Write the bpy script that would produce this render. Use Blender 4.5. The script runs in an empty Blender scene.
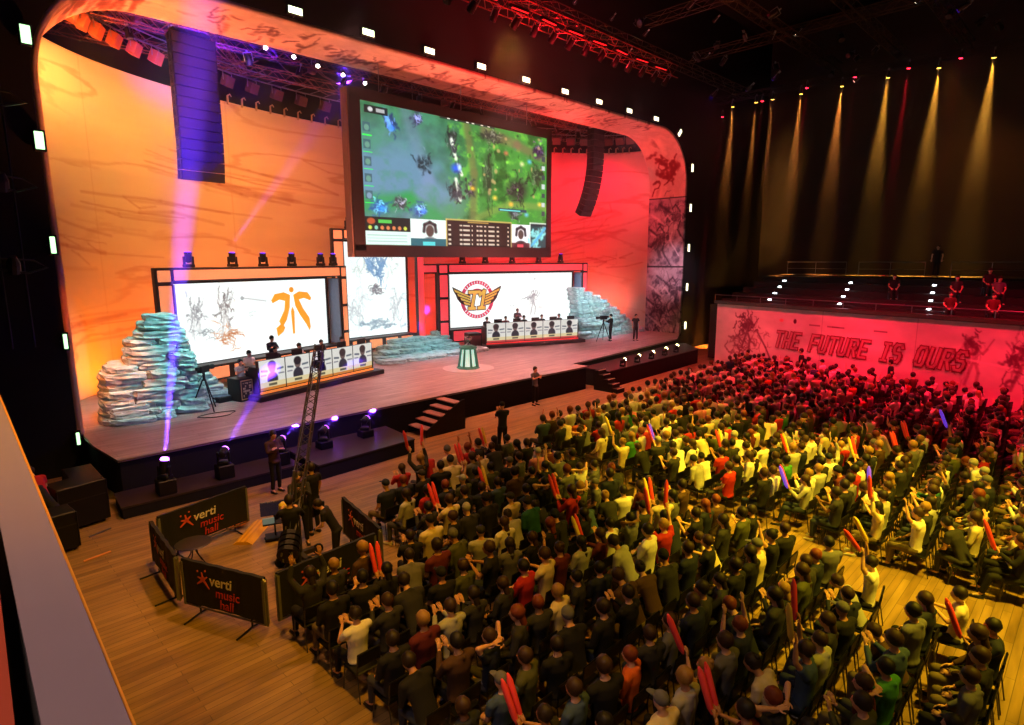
import bpy, bmesh, math, random
import numpy as np
from mathutils import Vector, Matrix, Euler
random.seed(7)
RNG = np.random.default_rng(11)
C = bpy.context.scene.collection
PI = math.pi
S = 1.24                      # stage deck height
# ---------------------------------------------------------------- materials
MATS = {}
def srgb(c):
    return tuple(((x / 12.92) if x <= 0.04045 else ((x + 0.055) / 1.055) ** 2.4) for x in c)
def hexc(h):
    return srgb(tuple(int(h[i:i + 2], 16) / 255 for i in (0, 2, 4)))
def mat(name, col, rough=0.6, metal=0.0, var=0.15, scale=6.0, bump=0.0, emit=None, es=1.0):
    if name in MATS: return MATS[name]
    if isinstance(col, str): col = hexc(col)
    m = bpy.data.materials.new(name); m.use_nodes = True
    nt = m.node_tree; b = nt.nodes['Principled BSDF']
    b.inputs['Roughness'].default_value = rough; b.inputs['Metallic'].default_value = metal
    tc = nt.nodes.new('ShaderNodeTexCoord'); n = nt.nodes.new('ShaderNodeTexNoise')
    n.inputs['Scale'].default_value = scale; n.inputs['Detail'].default_value = 4
    nt.links.new(tc.outputs['Object'], n.inputs['Vector'])
    r = nt.nodes.new('ShaderNodeMapRange'); r.inputs['To Min'].default_value = 1 - var; r.inputs['To Max'].default_value = 1 + var
    nt.links.new(n.outputs['Fac'], r.inputs['Value'])
    mx = nt.nodes.new('ShaderNodeVectorMath'); mx.operation = 'SCALE'; mx.inputs[0].default_value = col
    nt.links.new(r.outputs[0], mx.inputs['Scale']); nt.links.new(mx.outputs[0], b.inputs['Base Color'])
    if bump:
        bp = nt.nodes.new('ShaderNodeBump'); bp.inputs['Strength'].default_value = bump
        nt.links.new(n.outputs['Fac'], bp.inputs['Height']); nt.links.new(bp.outputs[0], b.inputs['Normal'])
    if emit is not None:
        if isinstance(emit, str): emit = hexc(emit)
        b.inputs['Emission Color'].default_value = (*emit, 1); b.inputs['Emission Strength'].default_value = es
    MATS[name] = m; return m
def paint_mat(name, emit=0.0, rough=0.7, spec=0.3, mul=1.0):
    if name in MATS: return MATS[name]
    m = bpy.data.materials.new(name); m.use_nodes = True
    nt = m.node_tree; b = nt.nodes['Principled BSDF']; b.inputs['Roughness'].default_value = rough
    b.inputs['Specular IOR Level'].default_value = spec
    a = nt.nodes.new('ShaderNodeAttribute'); a.attribute_name = 'Col'
    if emit:
        b.inputs['Base Color'].default_value = (0.01, 0.01, 0.01, 1)
        nt.links.new(a.outputs['Color'], b.inputs['Emission Color']); b.inputs['Emission Strength'].default_value = emit
    else:
        nt.links.new(a.outputs['Color'], b.inputs['Base Color'])
    MATS[name] = m; return m
# ---------------------------------------------------------------- mesh builder
def rotz(a): return Matrix.Rotation(a, 3, 'Z')
def rot_to(d):
    return Vector((0, 0, 1)).rotation_difference(Vector(d).normalized()).to_matrix()
class MB:
    def __init__(s): s.v = []; s.f = []; s.m = []; s.k = 0
    def mi(s, k): s.k = k; return s
    def add(s, vs, fs):
        o = len(s.v); s.v += [tuple(p) for p in vs]
        for f in fs: s.f.append(tuple(i + o for i in f)); s.m.append(s.k)
        return s
    def box(s, c, d, R=None, bev=0.0):
        x, y, z = d[0] / 2, d[1] / 2, d[2] / 2
        c = Vector(c)
        if bev <= 0:
            vs = [Vector((a * x, b * y, e * z)) for a in (-1, 1) for b in (-1, 1) for e in (-1, 1)]
            fs = [(0, 1, 3, 2), (4, 6, 7, 5), (0, 4, 5, 1), (2, 3, 7, 6), (0, 2, 6, 4), (1, 5, 7, 3)]
        else:
            b_ = min(bev, x * .9, y * .9, z * .9)
            bm = bmesh.new(); bmesh.ops.create_cube(bm, size=1)
            for v in bm.verts: v.co = Vector((v.co.x * 2 * x, v.co.y * 2 * y, v.co.z * 2 * z))
            bmesh.ops.bevel(bm, geom=bm.edges[:], offset=b_, segments=1, affect='EDGES', profile=.5)
            vs = [v.co.copy() for v in bm.verts]; bm.verts.index_update()
            fs = [tuple(v.index for v in f.verts) for f in bm.faces]; bm.free()
        if R is not None: vs = [R @ v for v in vs]
        return s.add([v + c for v in vs], fs)
    def tube(s, pts, rad, n=8, cap=True, round_=False, sq=1.0):
        pts = [Vector(p) for p in pts]
        if not hasattr(rad, '__len__'): rad = [rad] * len(pts)
        if round_:
            d0 = (pts[0] - pts[1]).normalized(); d1 = (pts[-1] - pts[-2]).normalized()
            r0, r1 = rad[0], rad[-1]
            pts = [pts[0] + d0 * r0 * .95, pts[0] + d0 * r0 * .6] + pts + [pts[-1] + d1 * r1 * .6, pts[-1] + d1 * r1 * .95]
            rad = [r0 * .3, r0 * .8] + list(rad) + [r1 * .8, r1 * .3]
        rings = []; up = None
        for i, p in enumerate(pts):
            a = pts[max(0, i - 1)]; b = pts[min(len(pts) - 1, i + 1)]
            t = (b - a).normalized()
            if up is None: up = Vector((0, 0, 1)) if abs(t.z) < .9 else Vector((0, 1, 0))
            u = t.cross(up)
            if u.length < 1e-4: u = t.cross(Vector((1, 0, 0)))
            u.normalize(); w = u.cross(t).normalized(); up = w
            rings.append([p + (u * math.cos(2 * PI * k / n) + w * math.sin(2 * PI * k / n) * sq) * rad[i] for k in range(n)])
        vs = [v for r in rings for v in r]; fs = []
        for i in range(len(pts) - 1):
            for k in range(n):
                k2 = (k + 1) % n; fs.append((i * n + k, i * n + k2, (i + 1) * n + k2, (i + 1) * n + k))
        if cap:
            fs.append(tuple(range(n - 1, -1, -1))); fs.append(tuple((len(pts) - 1) * n + k for k in range(n)))
        return s.add(vs, fs)
    def lathe(s, prof, c=(0, 0, 0), n=16, R=None):
        vs = []; fs = []; c = Vector(c)
        for r, z in prof:
            for k in range(n):
                v = Vector((r * math.cos(2 * PI * k / n), r * math.sin(2 * PI * k / n), z))
                if R is not None: v = R @ v
                vs.append(v + c)
        for i in range(len(prof) - 1):
            for k in range(n):
                k2 = (k + 1) % n; fs.append((i * n + k, i * n + k2, (i + 1) * n + k2, (i + 1) * n + k))
        fs.append(tuple(range(n - 1, -1, -1))); fs.append(tuple((len(prof) - 1) * n + k for k in range(n)))
        return s.add(vs, fs)
    def ell(s, c, r, R=None, n=12, m=8, jit=0.0):
        vs = []; fs = []; c = Vector(c)
        for i in range(m + 1):
            th = PI * i / m
            for k in range(n):
                v = Vector((r[0] * math.sin(th) * math.cos(2 * PI * k / n), r[1] * math.sin(th) * math.sin(2 * PI * k / n), r[2] * math.cos(th)))
                if jit: v *= 1 + random.uniform(-jit, jit)
                if R is not None: v = R @ v
                vs.append(v + c)
        for i in range(m):
            for k in range(n):
                k2 = (k + 1) % n; fs.append((i * n + k, (i + 1) * n + k, (i + 1) * n + k2, i * n + k2))
        return s.add(vs, fs)
    def prism(s, poly, y0, y1, fn=None):
        """poly in (x,z); extruded y0..y1"""
        n = len(poly)
        vs = [Vector((x, y0, z)) for x, z in poly] + [Vector((x, y1, z)) for x, z in poly]
        fs = [tuple(range(n)), tuple(range(2 * n - 1, n - 1, -1))] + [(i, i + n, (i + 1) % n + n, (i + 1) % n) for i in range(n)]
        if fn: vs = [fn(v) for v in vs]
        return s.add(vs, fs)
    def ribbon(s, pts, w, y0, y1):
        """polyline in (x,z) drawn as a flat stroke between depths y0,y1"""
        for a, b in zip(pts[:-1], pts[1:]):
            a = Vector(a); b = Vector(b); d = (b - a)
            if d.length < 1e-6: continue
            d.normalize(); nrm = Vector((-d.y, d.x)) * w / 2; a2 = a - d * w * .45; b2 = b + d * w * .45
            s.prism([tuple(a2 + nrm), tuple(b2 + nrm), tuple(b2 - nrm), tuple(a2 - nrm)], y0, y1)
        return s
    def mesh(s, name, mats, smooth=False):
        me = bpy.data.meshes.new(name); me.from_pydata(s.v, [], s.f)
        for m in (mats if isinstance(mats, (list, tuple)) else [mats]): me.materials.append(m)
        if any(s.m): me.polygons.foreach_set('material_index', s.m)
        if smooth: me.polygons.foreach_set('use_smooth', [True] * len(s.f))
        me.update(); return me
    def build(s, name, mats, parent=None, smooth=False, loc=None, rz=0, fix=True):
        me = s.mesh(name, mats, smooth)
        if fix:
            bm = bmesh.new(); bm.from_mesh(me); bmesh.ops.recalc_face_normals(bm, faces=bm.faces[:]); bm.to_mesh(me); bm.free()
        return link(name, me, parent, loc, rz)
def link(name, me, parent=None, loc=None, rz=0):
    o = bpy.data.objects.new(name, me); C.objects.link(o)
    if parent is not None: o.parent = parent
    if loc is not None: o.location = loc
    if rz: o.rotation_euler = (0, 0, rz)
    return o
def tag(o, label=None, cat=None, group=None, kind=None):
    if label: o['label'] = label
    if cat: o['category'] = cat
    if group: o['group'] = group
    if kind: o['kind'] = kind
    return o
def empty(name, loc, rz=0, label=None, cat=None, group=None):
    o = bpy.data.objects.new(name, None); C.objects.link(o); o.location = loc; o.rotation_euler = (0, 0, rz)
    return tag(o, label, cat, group)
def struct(o, label=None, cat='structure'):
    o['kind'] = 'structure'
    if label: o['label'] = label; o['category'] = cat
    return o
def copy_tree(o, parent=None):
    c = o.copy(); C.objects.link(c)
    if parent is not None: c.parent = parent
    for ch in o.children: copy_tree(ch, c)
    return c
# ---------------------------------------------------------------- painting kit (numpy -> vertex colours of a printed or lit panel)
def vnoise(h, w, sx, sy, seed, octs=4):
    r = np.random.default_rng(seed); out = np.zeros((h, w)); amp = 1; tot = 0
    for o in range(octs):
        gx = int(sx * 2 ** o) + 2; gy = int(sy * 2 ** o) + 2
        g = r.random((gy + 1, gx + 1))
        yy = np.linspace(0, gy - 1.001, h); xx = np.linspace(0, gx - 1.001, w)
        y0 = yy.astype(int); x0 = xx.astype(int); fy = (yy - y0)[:, None]; fx = (xx - x0)[None]
        fy = fy * fy * (3 - 2 * fy); fx = fx * fx * (3 - 2 * fx)
        a = g[y0][:, x0]; b = g[y0][:, x0 + 1]; c = g[y0 + 1][:, x0]; d = g[y0 + 1][:, x0 + 1]
        out += amp * ((a * (1 - fx) + b * fx) * (1 - fy) + (c * (1 - fx) + d * fx) * fy); tot += amp; amp *= .55
    return out / tot
class Canvas:
    def __init__(s, w, h, col):
        s.w, s.h = w, h; s.a = np.zeros((h, w, 3)) + np.array(col)[None, None]
        s.Y, s.X = np.mgrid[0:h, 0:w].astype(float); s.X = (s.X + .5) / w; s.Y = (s.Y + .5) / h   # Y down
        s.asp = w / h
    def blend(s, m, col, al=1.0):
        m = np.clip(m * al, 0, 1)[..., None]; s.a = s.a * (1 - m) + np.array(col) * m
    def ell(s, x, y, rx, ry, col, al=1.0, soft=.25):
        d = np.sqrt(((s.X - x) / rx) ** 2 + ((s.Y - y) / ry) ** 2); s.blend(np.clip((1 - d) / soft, 0, 1), col, al)
    def rect(s, x0, y0, x1, y1, col, al=1.0):
        m = ((s.X >= x0) & (s.X < x1) & (s.Y >= y0) & (s.Y < y1)).astype(float); s.blend(m, col, al)
    def line(s, pts, wd, col, al=1.0):
        for (x0, y0), (x1, y1) in zip(pts[:-1], pts[1:]):
            dx = (x1 - x0) * s.asp; dy = y1 - y0; L = dx * dx + dy * dy + 1e-9
            px = (s.X - x0) * s.asp; py = s.Y - y0; t = np.clip((px * dx + py * dy) / L, 0, 1)
            d = np.sqrt((px - t * dx) ** 2 + (py - t * dy) ** 2); s.blend(np.clip(1.5 - d / wd, 0, 1), col, al)
    def poly(s, pts, col, al=1.0):
        m = np.zeros((s.h, s.w), bool); n = len(pts)
        for i in range(n):
            x0, y0 = pts[i]; x1, y1 = pts[(i + 1) % n]
            if abs(y1 - y0) < 1e-9: continue
            c = ((y0 > s.Y) != (y1 > s.Y)) & (s.X < (x1 - x0) * (s.Y - y0) / (y1 - y0) + x0); m ^= c
        s.blend(m.astype(float), col, al)
    def scribble(s, cx, cy, rx, ry, n, col, al=.7, wd=.006, seed=0, bend=1.2):
        r = random.Random(seed)
        for i in range(n):
            x = cx + r.gauss(0, .45) * rx; y = cy + r.gauss(0, .45) * ry; a = r.uniform(0, 2 * PI); L = r.uniform(.15, .5)
            p = [(x, y)]
            for k in range(4):
                a += r.uniform(-bend, bend); x += math.cos(a) * L * rx * .5; y += math.sin(a) * L * ry * .5; p.append((x, y))
            s.line(p, wd * r.uniform(.5, 1.6), col, al * r.uniform(.4, 1))
    def figure(s, cx, cy, sx, sy, col, al=.8, seed=0, wd=.012):
        """generic ink warrior: torso, head, limbs, cape strokes and a blade"""
        r = random.Random(seed); P = lambda x, y: (cx + x * sx, cy + y * sy)
        s.ell(*P(0, -.62), sx * .13, sy * .12, col, al); s.poly([P(-.22, -.45), P(.25, -.5), P(.16, .1), P(-.15, .12)], col, al * .7)
        s.line([P(.2, -.42), P(.5, -.3), P(.75, -.5)], wd, col, al); s.line([P(-.2, -.4), P(-.45, -.1), P(-.3, .1)], wd, col, al)
        s.line([P(-.1, .1), P(-.3, .5), P(-.5, .95)], wd * 1.3, col, al); s.line([P(.1, .1), P(.35, .45), P(.25, .95)], wd * 1.3, col, al)
        s.line([P(.7, -.5), P(1.1, -.9)], wd * .7, col, al); s.line([P(.7, -.5), P(-.7, .3)], wd * .5, col, al * .6)
        s.scribble(cx - .2 * sx, cy, sx * .9, sy * 1.0, 16, col, al * .6, wd * .5, seed)
    def mesh(s, name, m, fn):
        """fn(u,v arrays 0..1, v up) -> (..,3) positions; vertices carry the paint"""
        h, w = s.h, s.w
        u = np.broadcast_to(np.linspace(0, 1, w)[None], (h, w)); v = np.broadcast_to(np.linspace(1, 0, h)[:, None], (h, w))
        pos = fn(u, v).reshape(-1, 3)
        me = bpy.data.meshes.new(name)
        i = (np.arange(h - 1)[:, None] * w + np.arange(w - 1)[None]).ravel()
        F = np.stack([i, i + w, i + w + 1, i + 1], 1)
        me.vertices.add(h * w); me.vertices.foreach_set('co', pos.astype(np.float32).ravel())
        nf = len(F); me.loops.add(nf * 4); me.loops.foreach_set('vertex_index', F.ravel().astype(np.int32))
        me.polygons.add(nf); me.polygons.foreach_set('loop_start', np.arange(nf, dtype=np.int32) * 4)
        me.polygons.foreach_set('loop_total', np.full(nf, 4, np.int32))
        me.update(calc_edges=True); me.materials.append(m)
        at = me.color_attributes.new('Col', 'FLOAT_COLOR', 'POINT')
        c = np.clip(s.a, 0, 1); c = np.where(c <= .04045, c / 12.92, ((c + .055) / 1.055) ** 2.4)
        at.data.foreach_set('color', np.concatenate([c, np.ones((h, w, 1))], 2).astype(np.float32).ravel())
        me.polygons.foreach_set('use_smooth', [True] * nf)
        return me
def flat(x0, x1, z0, z1, y=0.0):
    return lambda u, v: np.stack([x0 + (x1 - x0) * u, np.full_like(u, y), z0 + (z1 - z0) * v], -1)
# ---------------------------------------------------------------- camera (from the vanishing points of the photograph)
F_PX = 597.344
xc = Vector((0.70923712, -0.7049625, -0.00325324)); yc = Vector((0.12091912, 0.11710341, 0.98573088)); zc = Vector((0.69452234, 0.69951031, -0.16829752))
cam = bpy.data.cameras.new('camera'); co = bpy.data.objects.new('camera', cam); C.objects.link(co)
M3 = Matrix((xc, yc, -zc)).transposed()
co.matrix_world = Matrix.Translation((0, 0, 6.8)) @ M3.to_4x4()
cam.sensor_width = 36; cam.sensor_fit = 'HORIZONTAL'; cam.lens = F_PX / 1024 * 36; cam.clip_start = .02; cam.clip_end = 300
bpy.context.scene.camera = co
sc = bpy.context.scene
sc.view_settings.view_transform = 'Standard'; sc.view_settings.look = 'None'; sc.view_settings.gamma = 1
sc.view_settings.use_curve_mapping = False; sc.view_settings.exposure = 0
w = bpy.data.worlds.new('world'); w.use_nodes = True; w.node_tree.nodes['Background'].inputs[0].default_value = (.004, .004, .006, 1)
sc.world = w
BLK = mat('black_metal', '0c0c0e', .5, .3, .3); BLKM = mat('matte_black', '0a0a0b', .85); CLOTHB = mat('black_drape', '08080a', .95, bump=.2)
STEEL = mat('steel', '8a8c90', .35, .9); ALU = mat('aluminium', 'a0a0a4', .4, .8)
# ================================================================ THE HALL
def floor_mat(name, c1, c2, pl=0.14, ax='Y', rough=.42):
    m = bpy.data.materials.new(name); m.use_nodes = True; nt = m.node_tree; b = nt.nodes['Principled BSDF']
    tc = nt.nodes.new('ShaderNodeTexCoord'); mp = nt.nodes.new('ShaderNodeMapping'); nt.links.new(tc.outputs['Object'], mp.inputs[0])
    if ax == 'X': mp.inputs['Rotation'].default_value[2] = PI / 2
    br = nt.nodes.new('ShaderNodeTexBrick'); br.inputs['Scale'].default_value = 1; br.inputs['Brick Width'].default_value = 2.4; br.inputs['Row Height'].default_value = pl
    br.inputs['Mortar Size'].default_value = .006; br.inputs['Color1'].default_value = (*hexc(c1), 1); br.inputs['Color2'].default_value = (*hexc(c2), 1)
    br.inputs['Mortar'].default_value = (*[x * .35 for x in hexc(c1)], 1); br.inputs['Mortar Smooth'].default_value = .3
    nt.links.new(mp.outputs[0], br.inputs['Vector'])
    n = nt.nodes.new('ShaderNodeTexNoise'); n.inputs['Scale'].default_value = .7; n.inputs['Detail'].default_value = 6
    mp2 = nt.nodes.new('ShaderNodeMapping'); mp2.inputs['Scale'].default_value = (1, 7, 1); nt.links.new(mp.outputs[0], mp2.inputs[0]); nt.links.new(mp2.outputs[0], n.inputs['Vector'])
    r = nt.nodes.new('ShaderNodeMapRange'); r.inputs['From Min'].default_value = .3; r.inputs['From Max'].default_value = .7; r.inputs['To Min'].default_value = .62; r.inputs['To Max'].default_value = 1.25
    nt.links.new(n.outputs['Fac'], r.inputs['Value'])
    v = nt.nodes.new('ShaderNodeVectorMath'); v.operation = 'SCALE'; nt.links.new(br.outputs['Color'], v.inputs[0]); nt.links.new(r.outputs[0], v.inputs['Scale'])
    nt.links.new(v.outputs[0], b.inputs['Base Color'])
    r2 = nt.nodes.new('ShaderNodeMapRange'); r2.inputs['To Min'].default_value = rough - .1; r2.inputs['To Max'].default_value = rough + .15
    nt.links.new(n.outputs['Fac'], r2.inputs['Value']); nt.links.new(r2.outputs[0], b.inputs['Roughness'])
    return m
FLOOR = floor_mat('hall_floorboards', 'a08252', '8a6c3e')
struct(MB().box((24, 8, -.1), (64, 44, .2)).build('floor', FLOOR))
struct(MB().box((24, 10, 25.2), (72, 60, .4)).build('ceiling', BLKM))
struct(MB().box((58.2, 8, 12.5), (.4, 60, 25)).build('wall_right', mat('brown_black_wall', '241d1a', .9)))
struct(MB().box((24, 40.2, 12.5), (72, .4, 25)).build('wall_back', BLKM))
struct(MB().box((-3.2, 26, 12.5), (.4, 30, 25)).build('wall_left', BLKM))
# ---- the black proscenium wall with its rounded opening
X0, X1, ZT, RAD, YP, YB = 3.18, 41.3, 15.85, 3.7, 23.2, 26.3
def outline(n=16):
    p = [(X0, S), (X0, ZT - RAD)]
    p += [(X0 + RAD - RAD * math.cos(a), ZT - RAD + RAD * math.sin(a)) for a in np.linspace(0, PI / 2, n)[1:]]
    p += [(X1 - RAD + RAD * math.sin(a), ZT - RAD + RAD * math.cos(a)) for a in np.linspace(0, PI / 2, n)]
    p += [(X1, S)]
    return p
pw = MB()
pw.box(((X0 - 3) / 2, YP + .2, 12.5), (X0 + 3, .4, 25)); pw.box(((X1 + 58) / 2, YP + .2, 12.5), (58 - X1, .4, 25))
pw.box(((X0 + X1) / 2, YP + .2, (ZT + 25) / 2), (X1 - X0, .4, 25 - ZT)); pw.box(((X0 + X1) / 2, YP + .2, S / 2 - .1), (X1 - X0, .4, S - .2))
for sx, cx in ((-1, X0), (1, X1)):
    ccx = cx - sx * RAD
    arc = [(ccx + sx * RAD * math.cos(a), ZT - RAD + RAD * math.sin(a)) for a in np.linspace(0, PI / 2, 16)]
    for a, b in zip(arc[:-1], arc[1:]): pw.prism([(cx, ZT), a, b], YP, YP + .4)
struct(pw.build('wall_front', BLKM))
# reveal: print that runs round the inside of the opening
ol = outline(20); seg = [0]
for a, b in zip(ol[:-1], ol[1:]): seg.append(seg[-1] + math.hypot(b[0] - a[0], b[1] - a[1]))
LT = seg[-1]; olx = np.array([p[0] for p in ol]); olz = np.array([p[1] for p in ol]); segn = np.array(seg) / LT
cv = Canvas(1500, 72, (.80, .66, .56))
n1 = vnoise(72, 1500, 60, 3, 5, 5); n2 = vnoise(72, 1500, 14, 2, 8, 3)
cv.a *= (0.78 + .42 * n1)[..., None]
cv.blend(np.clip((n1 - .60) * 7, 0, 1) * np.clip((n2 - .48) * 6, 0, 1), (.44, .24, .22), .6)
cv.blend(np.clip((.36 - n1) * 8, 0, 1), (.9, .76, .66), .5)
for i in range(26):   # small ink crests along the lintel
    u = .22 + i * .0052 if i < 8 else .30 + (i - 8) * .026
    if u < .72: cv.scribble(u, .5, .004 if i < 8 else .012, .6, 14 if i < 8 else 10, (.36, .18, .17), .6, .022, i)
uR = (LT - (ZT - RAD - S)) / LT     # where the right pillar begins
m = ((cv.X > uR + .012)).astype(float); cv.blend(m, (.62, .55, .58), .92)
nn = vnoise(72, 1500, 150, 8, 21, 4); cv.blend(m * np.clip((nn - .5) * 4, 0, 1), (.24, .20, .25), .75); cv.blend(m * np.clip((.44 - nn) * 5, 0, 1), (.76, .70, .72), .6)
uh = (1 + uR) / 2 + .006
for k, uc in enumerate((uR + .045, uh + .038, uh + .075)):
    for j in range(3):
        cv.figure(uc + (j - 1) * .012, .5 + .2 * (j - 1), .03, .42, (.86, .80, .80) if j == 1 else (.2, .15, .2), .7, 40 + k * 5 + j, .02)
cv.rect(uh - .0012, 0, uh + .0012, 1, (.15, .12, .14)); cv.rect(uR + .011, 0, uR + .0122, 1, (.2, .15, .16))
cv.scribble(uR - .02, .5, .02, .5, 26, (.45, .08, .1), .9, .03, 77)
def rv(u, v):
    return np.stack([np.interp(u, segn, olx), YB + (YP + .02 - YB) * v, np.interp(u, segn, olz)], -1)
cv.Y = cv.Y
portal = link('stage_portal', cv.mesh('portal_print', paint_mat('portal_print', rough=.6), rv))
tag(portal, 'rounded portal lining around the stage opening, printed with ink sketches on tan', 'portal')
sol = portal.modifiers.new('thick', 'SOLIDIFY'); sol.thickness = .18; sol.offset = 1
# ---- cyclorama
CA, CB, CX0, CY0, CZ = 19.1, 9.5, 22.4, 26.2, 15.15
cw, chh = 620, 230
cv = Canvas(cw, chh, (.86, .78, .68))
q = vnoise(chh, cw, 9, 16, 3, 5); q2 = vnoise(chh, cw, 3, 5, 4, 3)
Xs = cv.X * 3.2; warp = q2 * .9
st = np.sin((cv.Y * 16 + np.sin(cv.X * 9) * 1.4 + warp * 9) * 2.2 + q * 5)
cv.a *= (.90 + .10 * q)[..., None]
cv.blend(np.clip((st - .86) * 6, 0, 1) * np.clip((q2 - .42) * 5, 0, 1), (.60, .36, .26), .38)
for sd, (x, y, L, a) in enumerate([(.24, .42, .22, .1), (.3, .3, .2, .25), (.38, .25, .25, .2), (.12, .8, .3, -.1), (.1, .55, .2, .2), (.72, .42, .3, -.5), (.8, .5, .25, -.45), (.68, .62, .3, -.35), (.86, .38, .18, -.5), (.9, .6, .1, -.3)]):
    r = random.Random(sd)
    for k in range(9):
        yy = y + r.gauss(0, .03); xx = x + r.gauss(0, .03)
        cv.line([(xx - L / 2 + r.uniform(0, .1), yy - a * L / 2), (xx, yy + r.gauss(0, .012)), (xx + L / 2 - r.uniform(0, .1), yy + a * L / 2)], r.uniform(.002, .006), (.56, .32, .26), r.uniform(.1, .32))
for k in range(1, 6): cv.rect(k / 6 - .0008, 0, k / 6 + .0008, 1, (.7, .55, .42), .25)
def cyf(u, v):
    th = PI * (1 - u); return np.stack([CX0 + CA * np.cos(th), CY0 + CB * np.sin(th), S + (CZ - S) * v], -1)
cyc = link('curved_backdrop', cv.mesh('curved_backdrop', paint_mat('backdrop_print', rough=.8, spec=.15), cyf))
tag(cyc, 'tall curved fabric backdrop behind the stage, sandy print with dark brush streaks', 'backdrop')
sol = cyc.modifiers.new('thick', 'SOLIDIFY'); sol.thickness = .06; sol.offset = -1
for k in range(20, 60):
    th = PI - PI * (k + .5) / 64
    MB().tube([(0, 0, 0), (0, 0, .42), (.10, -.08, .5), (.16, -.1, .38)], [.06, .05, .035, .03], 6).build('hanger', mat('hanger_tan', 'b8a080', .5, .4), cyc, loc=(CX0 + CA * math.cos(th), CY0 + CB * math.sin(th) - .06, CZ - .12))
# ================================================================ STAGE
DECK = floor_mat('stage_boards', 'a8948f', '9a8682', .3, 'Y', .42)
def slab(poly, z0, z1):
    b = MB(); n = len(poly)
    b.add([(x, y, z0) for x, y in poly] + [(x, y, z1) for x, y in poly], [tuple(range(n - 1, -1, -1)), tuple(range(n, 2 * n))] + [(i, (i + 1) % n, (i + 1) % n + n, i + n) for i in range(n)])
    return b
main = [(3.5, 19.45), (25.0, 19.4), (25.0, 20.45), (38.2, 21.75), (41.3, 23.3), (41.3, 38.5), (3.4, 38.5), (3.3, 21.6)]
st = empty('stage', (0, 0, 0), 0, 'wide raised stage with a grey plank deck and black front', 'stage')
slab(main, S - .08, S).build('deck', DECK, st)
inner = [(3.56, 19.52), (24.9, 19.48), (24.9, 20.52), (38.1, 21.83), (41.2, 23.3), (41.2, 38.3), (3.5, 38.3), (3.4, 21.6)]
slab(inner, 0, S - .08).build('fascia', CLOTHB, st)
lip = MB()
for a, b in zip(main[:5], main[1:5]): lip.tube([(a[0], a[1], S - .03), (b[0], b[1], S - .03)], .025, 6)
lip.build('edge_strip', mat('edge_strip', '5a4a48', .4, .5), st)
# low platforms in front at stage left
def platform(name, poly, z, label, m=None):
    r = empty(name, (0, 0, 0), 0, label, 'platform')
    slab(poly, z - .05, z).build('top', m or mat('platform_top', '2c2224', .45), r)
    cx = sum(p[0] for p in poly) / len(poly); cy = sum(p[1] for p in poly) / len(poly)
    slab([(cx + (x - cx) * .99, cy + (y - cy) * .985) for x, y in poly], 0, z - .05).build('skirt', CLOTHB, r)
platform('low_platform', [(8.3, 16.95), (12.1, 17.15), (12.3, 19.35), (8.3, 19.35)], .5, 'low black riser before the stage, left of the front steps')
platform('low_platform', [(3.2, 18.0), (8.2, 17.9), (8.2, 19.35), (3.3, 19.35)], .34, 'low dark riser before the stage under the left purple lights')
platform('side_platform', [(25.75, 18.6), (36.6, 19.2), (38.6, 21.3), (38.1, 21.7), (25.75, 20.4)], .95, 'black side platform carrying yellow moving lights, right of the stage apron')
# front steps
sp = empty('front_steps', (14.45, 19.3, 0), 0, 'wooden five tread steps leading up to the front of the stage', 'steps')
TR = mat('step_tread', '9a7468', .45, bump=.1)
# ascend toward +X: low tread at left
for k in range(5):
    z = S * (k + 1) / 6 + .1
    MB().box((-.85 + k * .36, -.45, z), (.40, 1.15, .05), bev=.01).build('tread', TR, sp)
    MB().box((-.68 + k * .36, -.45, z - .1), (.03, 1.1, .18)).build('riser', BLK, sp)
for y in (-1.03, .13):
    MB().prism([(-1.05, 0), (-1.0, .28), (.78, S - .02), (.95, S - .02), (.95, 0)], y - .02, y + .02).build('side_panel', BLK, sp)
# side steps with pale nosings
sp = empty('side_steps', (25.38, 19.2, 0), 0, 'narrow dark side steps with pale nosings at the corner of the stage apron', 'steps')
for k in range(5):
    z = S * (5 - k) / 6 + .02
    MB().box((0, -.3 - k * .3, z / 2), (.66, .3, z)).build('tread', BLK, sp)
    MB().box((0, -.44 - k * .3, z + .01), (.6, .04, .03)).build('nosing', mat('pale_nosing', 'd8d0c8', .4), sp)
# ---------------------------------------------------------------- blinders around the opening
GL = mat('blinder_glass', 'd8ffe0', .3, emit='e8ffc8', es=3.0); WL = mat('warm_blinder_glass', 'fff4d8', .3, emit='fff8c8', es=3.0)
GLL = mat('green_blinder_glass', 'b8ffc0', .3, emit='baffb4', es=2.2)
def blinder(x, z, ang, gm, label, sx_=.24, sz_=.54):
    r = empty('blinder_light', (x, YP - .16, z), 0, label, 'light', 'blinders around the stage opening'); R = Matrix.Rotation(ang, 3, 'Y')
    MB().box((0, .02, 0), (sx_ + .1, .16, sz_ + .12), R, .02).build('housing', BLK, r)
    MB().box((0, -.07, 0), (sx_, .03, sz_), R, .01).build('lens', gm, r)
    MB().tube([R @ Vector((-sx_ / 2 - .06, 0, 0)), R @ Vector((-sx_ / 2 - .06, .14, 0)), R @ Vector((sx_ / 2 + .06, .14, 0)), R @ Vector((sx_ / 2 + .06, 0, 0))], .015, 5).build('bracket', STEEL, r)
nm = ['lowest', 'second from the bottom', 'third from the bottom', 'fourth from the bottom', 'fifth from the bottom', 'sixth from the bottom']
for k, z in enumerate((1.2, 4.35, 7.31, 10.35, 13.26)):
    blinder(X0 - .03, z, 0, GLL, f'green glowing blinder on the left edge of the opening, {nm[k]}', (.09, .10, .13, .22, .24)[k], (.40, .46, .5, .5, .5)[k])
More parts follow.
